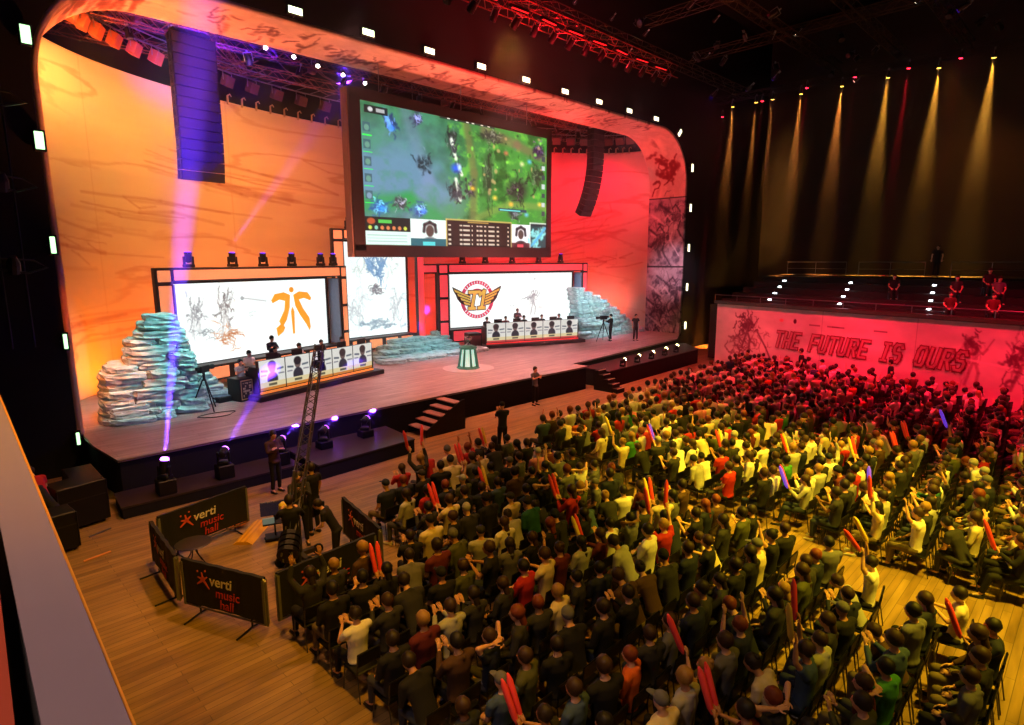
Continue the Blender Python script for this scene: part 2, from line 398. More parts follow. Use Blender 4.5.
for k, (x, z) in enumerate(((4.05, 15.5), (6.6, 16.2))): blinder(x, z, (.8, PI / 2)[k], GL, ('tilted pale blinder at the top left corner of the opening', 'pale blinder at the left end of the row above the opening')[k])
od = 'first second third fourth fifth sixth seventh eighth ninth tenth eleventh twelfth thirteenth fourteenth fifteenth sixteenth seventeenth eighteenth nineteenth twentieth'.split()
for k in range(10):
    x = 8.28 + 3.13 * k; blinder(x, 16.08, PI / 2, GL if k < 3 else WL, f'white blinder above the opening, {od[k]} from the left in the row')
blinder(39.55, 15.62, .75, WL, 'tilted white blinder at the top right corner of the opening')
for k, z in enumerate((1.86, 4.77, 7.69, 10.6, 13.45)): blinder(X1 + .22, z, 0, WL, f'white blinder on the right edge of the opening, {nm[k]}')
# ---------------------------------------------------------------- trusses, ladders, fixtures
def truss_mesh(L, w=.42, seg=.5, r=.024):
    b = MB(); h = w / 2
    for y in (-h, h):
        for z in (-h, h): b.tube([(0, y, z), (L, y, z)], r, 5, cap=False)
    n = max(2, int(L / seg))
    for i in range(n):
        x0 = L * i / n; x1 = L * (i + 1) / n; s = 1 if i % 2 else -1
        for y in (-h, h): b.tube([(x0, y, -s * h), (x1, y, s * h)], r * .55, 4, cap=False)
        for z in (-h, h): b.tube([(x0, -s * h, z), (x1, s * h, z)], r * .55, 4, cap=False)
    return b
def truss(p0, p1, label, w=.42, m=None, seg=.5, grp=None):
    p0 = Vector(p0); p1 = Vector(p1); d = p1 - p0
    o = truss_mesh(d.length, w, seg).build('lighting_truss', m or mat('dull_truss', '3a3a3e', .45, .7), fix=False)
    o.location = p0; o.rotation_euler = (0, -math.asin(d.z / d.length), math.atan2(d.y, d.x))
    return tag(o, label, 'truss', grp)
def par_proto(name, lm, s=1.0, barn=True):
    r = empty(name, (0, 0, 0))
    MB().lathe([(.02, .26), (.09, .26), (.13, .12), (.15, 0), (.15, -.16), (.13, -.17)], n=12).build('can', BLK, r)
    MB().lathe([(.12, -.150), (.12, -.175)], n=12).build('lens', lm, r)
    MB().tube([(-.18, 0, 0), (-.18, 0, .36), (.18, 0, .36), (.18, 0, 0)], .018, 5).build('yoke', STEEL, r)
    MB().box((0, 0, .41), (.07, .1, .12)).build('clamp', STEEL, r)
    r.scale = (s, s, s); return r
LW = mat('lens_white', 'ffffff', .2, emit='fff2dc', es=25); LR = mat('lens_red', 'ff8080', .2, emit='ff1830', es=22)
LA = mat('lens_amber', 'ffc060', .2, emit='ffc24a', es=14); LP = mat('lens_violet', '6040ff', .2, emit='4a20ff', es=5)
LD = mat('lens_dark', '303038', .15, .2); LPk = mat('lens_pink', 'ffb0ff', .2, emit='c060ff', es=9); LY = mat('lens_yellow', 'ffffb0', .2, emit='fff0a0', es=30)
LRD = mat('orange_filter_box', 'a05a34', .5)
P_ = {}
for k, (lm, s) in dict(white=(LW, .7), red=(LR, .8), amber=(LA, .9), violet=(LP, 1.1), dark=(LD, 1.0)).items(): P_[k] = (par_proto('par_can', lm, s), [False])
def par(kind, loc, rot, label, grp):
    proto, used = P_[kind]
    if not used[0]: o = proto; used[0] = True
    else: o = copy_tree(proto)
    o.location = loc; o.rotation_euler = rot; tag(o, label, 'light', grp); return o
# moving head
def head_proto(lm, body=None, glow_dome=False):
    body = body or BLK; r = empty('moving_head_light', (0, 0, 0))
    MB().box((0, 0, .07), (.42, .34, .14), None, .03).build('base', body, r)
    a = MB()
    for x in (-.2, .2): a.box((x, 0, .30), (.06, .16, .36), None, .02)
    a.build('yoke_arm', body, r)
    h = empty('head', (0, 0, .44)); h.parent = r
    MB().lathe([(.06, -.24), (.13, -.20), (.155, -.05), (.15, .12), (.165, .2), (.15, .22)], n=14).build('shell', body, h, smooth=False)
    MB().lathe([(.13, .215), (.15, .26), (.12, .33), (.05, .36)] if glow_dome else [(.13, .215), (.12, .24), (.05, .25)], n=14).build('lens', lm, h)  # bulging lens added so the hot haze glow shows from the side
    return r
def head_at(proto, loc, aim, label, grp, s=1.0, base_rz=None):
    o = copy_tree(proto) if proto.get('used') else proto; proto['used'] = 1; 
    if 'used' in o: del o['used']
    proto['used'] = 1
    o.location = loc; o.scale = (s, s, s); d = Vector(aim) - Vector(loc) - Vector((0, 0, .44 * s))
    o.rotation_euler = (0, 0, math.atan2(d.y, d.x) + PI / 2 if base_rz is None else base_rz)
    d2 = o.rotation_euler.to_matrix().inverted() @ d
    for c in o.children:
        if c.name.startswith('head'): c.rotation_euler = rot_to(d2).to_euler()
    return tag(o, label, 'light', grp)
LIGHTS = []
def spot(loc, aim, col, power, deg, blend=.3, size=.1):
    l = bpy.data.lights.new('spot', 'SPOT'); l.energy = power; l.color = hexc(col) if isinstance(col, str) else col
    l.spot_size = math.radians(deg); l.spot_blend = blend; l.shadow_soft_size = size
    o = bpy.data.objects.new('spot_lamp', l); C.objects.link(o); o.location = loc
    o.rotation_euler = (Vector(aim) - Vector(loc)).to_track_quat('-Z', 'Y').to_euler(); return o
def area(loc, aim, col, power, sx, sy):
    l = bpy.data.lights.new('area', 'AREA'); l.energy = power; l.color = hexc(col); l.shape = 'RECTANGLE'; l.size = sx; l.size_y = sy
    o = bpy.data.objects.new('area_lamp', l); C.objects.link(o); o.location = loc
    o.rotation_euler = (Vector(aim) - Vector(loc)).to_track_quat('-Z', 'Y').to_euler(); return o
# ================================================================ SCREENS
FRO = mat('orange_frame_panel', 'e89058', .5, emit='ff9a68', es=.75); FRR = mat('red_frame_panel', 'e05050', .5, emit='ff4450', es=.75)
FRD = mat('dark_frame', '2a2022', .5); RET = mat('blue_grey_return', '6f86a8', .5)
def led_wall(name, A, B, z0, z1, depth, cvs, fm, label, side_return=None, base=1.5, emit=1.25, mirror=False):
    """A,B: xy of the picture's left and right bottom corner; framed by glowing panels standing proud of it by depth"""
    A = Vector((*A, 0)); B = Vector((*B, 0)); d = B - A; L = d.length; rz = math.atan2(d.y, d.x)
    r = empty(name, (A.x, A.y, S), rz, label, 'screen')
    h0, h1 = z0 - S, z1 - S
    MB().box((L / 2, .12, (h0 + h1) / 2), (L + .4, .2, h1 - h0 + .3)).build('cabinet', BLK, r)
    link('display', cvs.mesh('display', paint_mat('display_' + name, emit=emit), flat(0, L, h0, h1)), r)
    f = MB(); pan = MB(); fd = depth; t = .62
    lx0, lx1 = -.25 - t, -.12; rx0, rx1 = L + .35, L + .35 + t - .1
    top0, top1 = h1 + .08, h1 + .08 + t
    y0, y1 = -fd, .1; ym = (y0 + y1) / 2; yd = y1 - y0
    # posts: dark carcass with glowing inset panels
    for (a, b_) in ((lx0, lx1), (rx0, rx1)):
        f.box(((a + b_) / 2, y0 + .12, top1 / 2), (b_ - a, .24, top1), None, .03)
        hs = [0.1, (top0 - .1) * .36, (top0 - .1) * .68, top0 - .06, top1 - .06]
        for q in range(4):
            pan.box(((a + b_) / 2, y0 - .02, (hs[q] + hs[q + 1]) / 2 + .03), ((b_ - a) - .22, .06, hs[q + 1] - hs[q] - .16), None, .02)
    f.box((L / 2, ym, (top0 + top1) / 2 + .02), (L + .6, yd, top1 - top0 - .04), None, .03)
    pan.box(((lx1 + rx0) / 2, y0 - .02, (top0 + top1) / 2), (rx0 - lx1 - .1, .06, t - .2), None, .02)
    f.box((L / 2, ym, (h0 - .08 + .35) / 2), (L + .5, yd, max(.1, h0 - .35)), None, .02)
    for q in range(4):
        pan.box((L * (q + .5) / 4, y0 - .02, (h0 - .08 + .35) / 2), (L / 4 - .3, .06, max(.06, h0 - .55)), None, .02)
    f.build('frame', FRD, r); pan.build('glowing_panel', fm, r)
    if side_return: 
        MB().box((rx0 - .06, ym, (h0 + h1) / 2), (.08, yd - .1, h1 - h0)).build('side_return', RET, r); MB().box((lx1 + .04, ym, (h0 + h1) / 2), (.06, yd - .1, h1 - h0)).build('side_return', RET, r)
    return r, L, h0, h1
def sketch_screen(w_, h_, seed, tint=(.95, .97, .96)):
    c = Canvas(w_, h_, tint); q = vnoise(h_, w_, 5, 4, seed, 4)
    c.blend(np.clip((q - .56) * 3, 0, 1), (.86, .90, .90), .8); return c
INK = (.42, .44, .46)
c = sketch_screen(420, 176, 31)
c.figure(.30, .42, .055, .32, (.62, .58, .56), .4, 3, .011); c.figure(.14, .40, .05, .26, (.68, .68, .68), .35, 5, .011); c.scribble(.30, .32, .05, .2, 34, (.45, .42, .42), .6, .008, 21); c.scribble(.14, .36, .045, .2, 30, (.5, .5, .52), .5, .008, 22)
c.scribble(.30, .72, .09, .16, 40, (.72, .42, .24), .55, .006, 8); c.scribble(.20, .62, .06, .12, 20, INK, .45, .005, 9)
c.line([(.42, .22), (.56, .28)], .008, (.7, .7, .7), .8); c.ell(.41, .22, .012, .03, INK, .6); c.scribble(.46, .42, .05, .1, 10, (.6, .62, .62), .3, .004, 4)
LA_, LB_ = (7.5, 28.28), (16.05, 30.75)
scrL, LL, h0, h1 = led_wall('team_screen', LA_, LB_, 2.3, 5.85, .8, c, FRO, 'wide white team screen with an orange winged emblem in an orange frame', True, mirror=False)
# emblem (arched wings with a centre dash and dot)
ORG = mat('emblem_orange', 'f0a030', .5, emit='f29a28', es=1.0)
def half(sg):
    b = MB(); cx = 5.95; cz = 2.9
    def P(x, z): return (cx + sg * x, cz + z)
    arm = [(.10, .98), (.45, 1.12), (.95, 1.06), (1.16, .78), (1.10, .66), (.72, .80), (.40, .74), (.62, .30), (.98, -.18), (1.02, -.62), (.96, -.78), (.78, -.46), (.42, .02), (.18, .46)]
    if sg < 0: arm = [(.10, .98), (.45, 1.12), (.95, 1.06), (1.16, .78), (1.10, .66), (.72, .80), (.40, .74), (.42, .30), (.62, -.05), (.86, -.38), (.62, -.42), (.80, -.85), (.98, -.95), (.72, -1.05), (.5, -.7), (.22, -.05), (.16, .46)]
    if sg < 0: arm = [(.10, .98), (.45, 1.12), (.95, 1.06), (1.16, .78), (1.10, .66), (.72, .80), (.40, .72), (.46, .30), (.80, -.20), (.72, -.34), (.98, -.50), (.92, -.88), (.62, -.70), (.50, -.52), (.58, -.40), (.38, -.16), (.17, .4)]
    return b.prism([P(*p) for p in arm], -.05, -.02)
e = half(1); b2 = half(-1); e.add(b2.v, b2.f)
e.lathe([(.13, -.012), (.13, .012)], (5.95, -.035, 4.12), 14, Matrix.Rotation(PI / 2, 3, 'X'))
e.prism([(5.86, 2.9 + .2), (5.95, 2.9 + .42), (6.04, 2.9 + .2), (6.0, 2.9 - .85), (5.90, 2.9 - .85)], -.05, -.02)
o = e.build('emblem', ORG, scrL); o.scale = (1.1, 1, 1.1); o.location = (.0, 0, -.42)
# right team screen
c = sketch_screen(420, 176, 33)
c.figure(.67, .55, .045, .30, (.55, .50, .52), .6, 13, .007); c.scribble(.66, .45, .05, .16, 26, (.5, .47, .5), .5, .005, 12); c.scribble(.74, .7, .08, .05, 10, (.8, .76, .76), .5, .006, 14)
c.scribble(.5, .65, .05, .03, 6, (.6, .6, .62), .4, .005, 15); c.ell(.68, .12, .012, .02, (.65, .6, .62), .6)
RA_, RB_ = (24.5, 30.82), (34.6, 28.55)
scrR, LR_, h0r, h1r = led_wall('team_screen', RA_, RB_, 2.42, 5.92, .8, c, FRR, 'white team screen with a pink ring and gold winged emblem in a red frame', True)
CRIM = mat('emblem_crimson', 'c83a62', .5, emit='c8365c', es=.8); GOLD = mat('emblem_gold', 'd8b860', .5, emit='d8b050', es=.8); EDK = mat('emblem_outline', '3a2030', .5, emit='301820', es=.6); EWH = mat('emblem_white', 'f4e8ea', .5, emit='ffeef0', es=1.0)
cx, cz = 2.35, 2.98
for nm_r, r0, r1 in (('outer_ring', 1.12, 1.38), ('inner_ring', .72, .80)):
    ring = MB()
    for k in range(40):
        a, b = 2 * PI * k / 40, 2 * PI * (k + 1) / 40
        ring.prism([(cx + r0 * math.cos(a), cz + r0 * math.sin(a)), (cx + r1 * math.cos(a), cz + r1 * math.sin(a)), (cx + r1 * math.cos(b), cz + r1 * math.sin(b)), (cx + r0 * math.cos(b), cz + r0 * math.sin(b))], -.04, -.02)
    if r0 > 1:
        ring.mi(1)
        for k in range(11):
            a = PI * (.22 + .056 * k)
            for q in (1, -1): ring.ribbon([(cx + 1.2 * math.cos(a), cz + q * 1.2 * math.sin(a)), (cx + 1.3 * math.cos(a), cz + q * 1.3 * math.sin(a))], .06, -.05, -.045)
    ring.build(nm_r, [CRIM, EWH], scrR)
let = MB(); let.mi(0)
for sg in (-1, 1):
    wing = [(.55, .28), (1.0, .38), (1.45, .62), (1.98, .86), (1.88, .55), (1.70, .28), (1.6, .02), (1.35, -.25), (1.0, -.42), (.7, -.48), (.55, -.42)]
    let.mi(0).prism([(cx + sg * x * 1.03, cz + z * 1.06 + .06) for x, z in wing], -.055, -.045)
    let.mi(1)
    for k in range(4):
        t = k / 4; let.prism([(cx + sg * (.6), cz + .25 - .18 * k), (cx + sg * (1.9 - .25 * k), cz + .78 - .30 * k), (cx + sg * (1.82 - .25 * k), cz + .60 - .30 * k), (cx + sg * .6, cz + .14 - .18 * k)], -.075, -.06)
def it(x, z): return (cx + x + .22 * z, cz + z)
for w_, m_, y0, y1 in ((.34, 0, -.09, -.08), (.22, 1, -.11, -.10)):
    let.mi(m_)
    let.ribbon([it(-.78, .55), it(.02, .55)], w_, y0, y1).ribbon([it(-.36, .5), it(-.36, -.62)], w_, y0, y1).ribbon([it(.12, .34), it(.40, .60)], w_, y0, y1).ribbon([it(.44, .6), it(.44, -.62)], w_, y0, y1)
    let.ribbon([it(-.56, -.62), it(-.16, -.62)], w_, y0, y1).ribbon([it(.22, -.62), it(.66, -.62)], w_, y0, y1)
o = let.build('winged_letters', [EDK, GOLD], scrR)
for o_ in scrR.children:
    if o_.name.startswith(('outer_ring', 'inner_ring', 'winged')): o_.scale = (.92, 1, .92); o_.location = (cx * .08, 0, cz * .08)
# centre screen
c = sketch_screen(220, 260, 35, (.93, .97, .96))
for k in range(5):
    s_ = k * .05
    c.scribble(.52, .24, .14, .15, 14, (.35, .52, .68), .6, .006, 50 + k)
for sg in (-1, 1):
    c.poly([(.52 + sg * .02, .38), (.52 + sg * .10, .30), (.52 + sg * .2, .14), (.52 + sg * .14, .18), (.52 + sg * .08, .16), (.52 + sg * .05, .28)], (.42, .58, .74), .75)
    c.scribble(.52 + sg * .3, .72, .16, .26, 30, (.7, .73, .75), .5, .008, 60 + sg); c.scribble(.52 + sg * .24, .28, .12, .14, 12, (.7, .74, .72), .5, .006, 66 + sg)
c.scribble(.5, .5, .13, .06, 30, (.45, .45, .48), .7, .006, 70); c.scribble(.5, .88, .3, .06, 26, (.5, .6, .66), .6, .008, 72)
scrC, LC_, _, _ = led_wall('centre_screen', (17.55, 31.7), (22.2, 31.9), 2.3, 7.9, .7, c, FRO, 'tall narrow white screen with a pale blue crest between the two team screens')
for o in scrC.children:
    if o.name.startswith('glowing'): o.active_material = FRO
rp = MB(); rp.box((LC_ + .62, -.74, 3.1), (.46, .05, 6.0), None, .02); rp.build('red_post_panel', FRR, scrC)
# bridging header between centre and right screens
br_ = empty('frame_header', (23.3, 31.35, S), -.1, 'short red lit header bridging the tall centre screen and the right team screen', 'frame')
MB().box((.25, 0, 5.05), (1.5, .4, .62), None, .03).build('beam', FRD, br_); MB().box((.25, -.21, 5.05), (1.4, .05, .42), None, .02).build('panel', FRR, br_)
MB().box((.9, .1, 2.4), (.12, .12, 4.8)).build('post', FRD, br_)
# ---- the big hanging screen
W_, H_ = 360, 208
c = Canvas(W_, H_, (.20, .42, .26)); X, Y = c.X, c.Y
g1 = vnoise(H_, W_, 9, 6, 1, 5); g2 = vnoise(H_, W_, 26, 18, 2, 4); g3 = vnoise(H_, W_, 4, 3, 9, 3)
c.a *= (.7 + .6 * g2)[..., None]
c.blend(np.clip((.52 - X + (g3 - .5) * .5) * 5, 0, 1) * np.clip(1.25 - abs(Y - .42 - .1 * g3) * 2.6, 0, 1), (.38, .52, .64), .9)
c.blend(np.clip((g1 - .52) * 6, 0, 1) * (X < .45), (.26, .52, .40), .7)
c.blend(np.clip((X - .42 + (g3 - .5) * .3) * 4, 0, 1), (.24, .56, .18), .75)
c.blend(np.clip((g2 - .55) * 5, 0, 1) * (X > .4), (.42, .74, .22), .6); c.blend(np.clip((.42 - g1) * 8, 0, 1) * (X > .45), (.10, .26, .10), .75)
c.line([(.50, .02), (.54, .4), (.53, .8)], .035, (.42, .42, .24), .7); c.line([(.56, .75), (.75, .62), (1, .62)], .03, (.46, .56, .26), .7)
c.line([(.2, .02), (.3, .5), (.2, .8)], .05, (.44, .52, .66), .4); c.line([(.02, .7), (.2, .66), (.34, .78)], .06, (.16, .56, .26), .7)
c.line([(.6, .05), (.8, .12), (.98, .2)], .04, (.52, .36, .30), .55)
rr = random.Random(5)
for (x, y, rx, ry, col) in [(.13, .16, .03, .07, (.16, .26, .5)), (.25, .08, .035, .05, (.26, .28, .42)), (.28, .47, .045, .07, (.15, .22, .25)), (.44, .70, .035, .09, (.12, .14, .16)), (.42, .22, .03, .10, (.18, .2, .2)), (.62, .52, .04, .22, (.14, .2, .14)), (.80, .62, .09, .12, (.13, .10, .13)), (.93, .44, .06, .12, (.16, .2, .14)), (.94, .18, .05, .08, (.2, .12, .26)), (.64, .12, .07, .06, (.2, .22, .2)), (.07, .9, .05, .06, (.2, .4, .75)), (.25, .9, .05, .06, (.25, .38, .7)), (.52, .66, .035, .07, (.18, .16, .2)), (.78, .88, .05, .05, (.2, .22, .24)), (.16, .84, .04, .05, (.3, .3, .34))]:
    y *= .80
    c.ell(x, y, rx, ry, col, .75, .6); c.scribble(x, y, rx * .9, ry, 22, tuple(v * .75 for v in col), .55, .006, int(x * 999)); c.scribble(x, y, rx * .7, ry * .9, 14, tuple(min(1, v * 2 + .12) for v in col), .5, .004, int(x * 777) + 3)
for (x, y, L_) in [(.43, .20, .14), (.46, .42, .07), (.45, .55, .16)]:
    y *= .84; c.line([(x - .01, y), (x + .012, y + L_)], .014, (.88, .90, .84), .9); c.scribble(x, y + L_ / 2, .025, .06, 14, (.2, .22, .24), .7, .006, int(L_ * 999))
c.ell(.44, .38, .035, .05, (.15, .35, .95), .8, .8); c.ell(.46, .37, .015, .04, (.8, .92, 1), .9, .8); c.line([(.105, .05), (.13, .17)], .016, (.45, .7, 1), .8)
for (x, y, col) in [(.135, .16, (.2, .5, 1)), (.66, .58, (1, .8, .3)), (.53, .52, (1, .8, .2)), (.76, .62, (1, .7, .25)), (.95, .60, (1, .8, .3)), (.86, .70, (.4, .7, .9)), (.88, .24, (.3, .7, .9)), (.08, .73, (.2, .6, 1)), (.27, .73, (.25, .5, .95)), (.83, .27, (.85, .85, .6)), (.73, .2, (.8, .4, .3))]:
    c.ell(x, y, .022, .03, col, .85, .9)
for k in range(60):
    x, y = rr.uniform(.5, .98), rr.uniform(.02, .55); c.ell(x, y, rr.uniform(.006, .016), rr.uniform(.01, .03), rr.choice([(.1, .24, .1), (.5, .85, .3), (.7, .6, .4), (.3, .5, .3), (.15, .4, .12)]), .8, .6)
c.rect(.68, .66, .86, .685, (.15, .25, .3)); c.rect(.69, .668, .82, .68, (.4, .8, .8))
# generic overlay: side portraits, top bar, bottom statistics
for k in range(5):
    y = .15 + k * .115; c.rect(.012, y, .042, y + .06, (.22, .34, .38), .9); c.ell(.027, y + .035, .012, .024, rr.choice([(.5, .6, .7), (.6, .55, .4), (.4, .6, .5)]), .8); c.rect(.008, y + .08, .046, y + .088, (.2, .9, .3))
for k in range(7): c.rect(.965, .18 + k * .08, .985, .22 + k * .08, (.75, .78, .8) if k % 2 else (.2, .22, .28), .9)
c.rect(.02, .035, .12, .085, (.07, .09, .1), .9); c.ell(.045, .06, .012, .018, (.9, .9, .9), .8); c.rect(.07, .05, .105, .07, (.85, .85, .85), .7)
c.rect(.36, .0, .66, .025, (.12, .13, .14), .8)
for x in (.40, .44, .50, .53, .58, .62): c.rect(x, .006, x + .014, .018, (.9, .9, .85), .9)
yb = .79
c.rect(0, yb, .205, .89, (.07, .12, .12)); c.rect(0, .89, .205, .985, (.78, .87, .84)); c.rect(.205, yb, .385, 1, (.82, .88, .86)); c.rect(.385, yb - .012, .76, 1, (.10, .09, .08)); c.rect(.76, yb, .885, 1, (.86, .86, .87)); c.rect(.885, yb - .02, 1, 1, (.10, .16, .18))
for k in range(3): c.rect(.01, .915 + k * .022, .19, .922 + k * .022, (.6, .7, .68), .8)
for k in range(7): c.ell(.025 + k * .026, .865, .009, .016, rr.choice([(.8, .85, .3), (.5, .8, .7), (.85, .5, .3), (.7, .8, .8)]), .9)
c.ell(.03, .82, .02, .025, (.8, .35, .2), .8); c.rect(.06, .81, .12, .83, (.3, .7, .3))
for x, s_ in ((.30, 1), (.823, .9)):     # two generic headset silhouettes
    c.ell(x, .875, .022 * s_, .05 * s_, (.30, .24, .22), 1, .2); c.ell(x, 1.0, .06 * s_, .085 * s_, (.36, .4, .42) if s_ == 1 else (.16, .14, .16), 1, .15); c.line([(x - .03, .88), (x - .026, .83), (x, .81), (x + .026, .83), (x + .03, .88)], .012, (.1, .08, .1), .9)
c.rect(.205, .935, .385, 1, (.10, .36, .40)); c.rect(.265, .955, .325, .985, (.35, .85, .85), .8); c.rect(.76, .945, .885, 1, (.30, .12, .14), .9); c.rect(.80, .96, .84, .985, (.95, .3, .35), .9)
for k in range(5):
    y = .815 + k * .037
    for x, wd in ((.395, .012), (.455, .014), (.475, .035), (.522, .006), (.55, .012), (.568, .014), (.594, .012), (.62, .035), (.67, .014), (.735, .01)): c.rect(x, y, x + wd, y + .014, (.85, .82, .74), .85)
c.rect(.50, .79, .62, .80, (.6, .5, .25)); c.rect(.892, .80, .992, .985, (.14, .26, .27)); c.scribble(.942, .89, .05, .09, 26, (.5, .8, .8), .8, .008, 91); c.line([(.895, .97), (.94, .9), (.99, .81)], .012, (.3, .65, .8), .9)
c.line([(.76, 1), (.76, yb)], .006, (.7, .65, .4), .9); c.line([(.885, 1), (.885, yb - .02), (1, yb - .02)], .006, (.8, .85, .8), .9); c.line([(.385, 1), (.385, yb - .012), (.76, yb - .012)], .006, (.75, .65, .35), .9)
hs = empty('hanging_screen', (14.72, 24.6, 6.98), 0, 'large suspended screen showing a green game map with a statistics bar', 'screen')
DX, DZ = 13.35, 7.35
fr = MB(); fr.box((DX / 2 - .3, .35, DZ / 2), (DX, .5, DZ), None, .05)
fr.build('cabinet', mat('screen_case', '3a3030', .6), hs)
bz = MB(); t = .55
for a in (((-.3 + DX / 2), .04, .28), (DX, .14, .56)), (((-.3 + DX / 2), .04, DZ - .24), (DX, .14, .48)), ((-.3 + t / 2, .04, DZ / 2), (t, .14, DZ - .6)), ((DX - .3 - .2, .04, DZ / 2), (.4, .14, DZ - .6)):
    bz.box(a[0], a[1])
bz.build('bezel', mat('screen_bezel', '2e2224', .55), hs)
link('display', c.mesh('display', paint_mat('game_display', emit=1.55), flat(.24, DX - .68, .5, DZ - .42, .02)), hs)
lg = MB(); lg.box((-.33, .35, DZ / 2), (.07, .5, DZ), None, .01); lg.build('side_panel', mat('screen_side_lit', '8c6a58', .5), hs)  # left edge panel: orange stage light put into its lighter colour
for x in (1.5, 6.4, 11.3): MB().tube([(x, .35, DZ), (x, .35, 17.6 - 6.9)], .02, 6).build('suspension_cable', STEEL, hs)
# ================================================================ LINE ARRAYS
def line_array(loc, rz, n, label, grille, w_=1.35, hh=.40, bend=.055, start=12):
    r = empty('line_array_speaker', loc, rz, label, 'speaker', 'flown speaker columns')
    y, z, a = 0.0, 0.0, 0.0
    for k in range(n):
        R = Matrix.Rotation(a, 3, 'X'); cen = Vector((0, y, z)) + R @ Vector((0, .0, -hh / 2))
        cb = MB(); P8 = [(-w_ / 2, -.3), (w_ / 2, -.3), (w_ / 2 - .12, .34), (-w_ / 2 + .12, .34)]
        vs = [cen + R @ Vector((px, py, pz)) for pz in (-hh / 2 + .012, hh / 2 - .012) for px, py in P8]
        cb.add(vs, [(3, 2, 1, 0), (4, 5, 6, 7), (0, 1, 5, 4), (1, 2, 6, 5), (2, 3, 7, 6), (3, 0, 4, 7)])
        for sx in (-1, 1): cb.box(cen + R @ Vector((sx * (w_ / 2 + .015), -.12, 0)), (.03, .1, hh * .7), R)
        c_ = cb.build('cabinet', BLK, r)
        MB().box(cen + R @ Vector((0, -.31, 0)), (w_ - .08, .03, hh - .05), R).build('grille', grille, c_)
        e = Vector((0, y, z)) + R @ Vector((0, 0, -hh)); y, z = e.y, e.z
        if k >= start: a += bend
    MB().box((0, 0, .12), (w_ * .8, .5, .14)).build('fly_frame', STEEL, r)
    for x in (-.4, .4): MB().tube([(x, 0, .2), (x * .3, 0, 2.6)], .02, 5).build('chain', STEEL, r)
    return r
GRB = mat('speaker_grille', '22222a', .6, .1)
line_array((8.98, 27.2, 15.6), 0.12, 14, 'long black speaker column washed in blue, hanging before the left backdrop', GRB, 1.75, .395, .035, 9)
line_array((35.4, 27.2, 15.9), 0.0, 15, 'curved black speaker column hanging before the red side of the backdrop', GRB, 1.25, .40, .05, 4)
# ================================================================ DESKS
def player_panel(seed, tint):
    c = Canvas(70, 60, (.93, .93, .90)); r = random.Random(seed)
    c.rect(0, .74, 1, .9, (.92, .86, .66)); c.rect(0, .9, 1, 1, tint)
    hc = r.choice([(.18, .15, .16), (.25, .2, .2), (.14, .13, .15)])
    c.ell(.5, .27, .14, .19, (.45, .38, .36), 1, .15); c.ell(.5, .19, .17, .16, hc, 1, .2); c.ell(.5, .66, .22, .26, (.2, .2, .24), 1, .15); c.rect(.25, .74, .75, .9, (.92, .86, .66))
    c.line([(.1, .35), (.3, .37)], .03, (.3, .35, .4)); c.line([(.7, .35), (.92, .33)], .03, (.35, .4, .45)); c.line([(.08, .5), (.26, .5)], .02, (.5, .5, .55)); c.line([(.74, .5), (.95, .5)], .02, (.5, .5, .55))
    c.rect(.34, .78, .66, .86, (.25, .25, .2), .8); c.rect(0, 0, .015, 1, (.3, .3, .3))
    return c
PP = paint_mat('player_panel_print', emit=.85)
def desk(name, A, B, label, tint, edge):
    A = Vector((*A, 0)); B = Vector((*B, 0)); d = B - A; L = d.length; rz = math.atan2(d.y, d.x)
    r = empty(name, (A.x, A.y, S), rz, label, 'desk')
    MB().box((L / 2, .62, .11), (L + .7, 2.1, .22), None, .02).build('riser', BLK, r)
    MB().box((L / 2, 1.28, .34), (L + .4, .86, .24), None, .02).build('back_riser', BLK, r)
    MB().box((L / 2, .02, .26), (L, .10, .08)).build('kick_strip', edge, r)
    MB().box((L / 2, .1, .92), (L + .06, .12, 1.34), None, .01).build('front', BLK, r)
    MB().box((L / 2, .42, 1.30), (L, .75, .05), None, .01).build('desktop', mat('desk_top', '2a2a30', .4), r)
    for x in (0, L): MB().box((x, .42, .72), (.08, .8, 1.2), None, .01).build('end_panel', BLK, r)
    for k in range(5):
        pw_ = L / 5
        link('portrait_panel', player_panel(k + int(A.x), tint).mesh('portrait_panel', PP, flat(pw_ * k + .02, pw_ * (k + 1) - .02, .34, 1.58, .03)), r)
    return r, L, rz
DL, LDL, rzL = desk('team_desk', (9.45, 24.0), (15.75, 25.7), 'long desk with five lit player portraits on its front, under the orange emblem', (.85, .52, .2), mat('orange_strip', 'e0802c', .5, emit='ff9040', es=.7))
DR, LDR, rzR = desk('team_desk', (25.7, 28.2), (32.1, 25.85), 'long desk with five lit player portraits on its front, under the ring emblem', (.8, .3, .3), mat('red_strip', 'c03030', .5, emit='ff4040', es=.6))
MONB = mat('monitor_back', '1c1e22', .5)
def on_desk(A, rz, x, y, z): return Vector((A[0] + math.cos(rz) * x - math.sin(rz) * y, A[1] + math.sin(rz) * x + math.cos(rz) * y, S + z))
mon = empty('monitor', (0, 0, 0))
MB().box((0, 0, .30), (.56, .05, .34), None, .01).build('casing', MONB, mon); MB().box((0, .03, .30), (.52, .006, .30)).build('panel', mat('monitor_glow', '405060', .4, emit='88aaff', es=.6), mon)
b = MB(); b.tube([(0, .0, .01), (0, -.02, .24)], .03, 6); b.box((0, 0, .01), (.24, .2, .02)); b.build('stand', BLK, mon)
used = 0
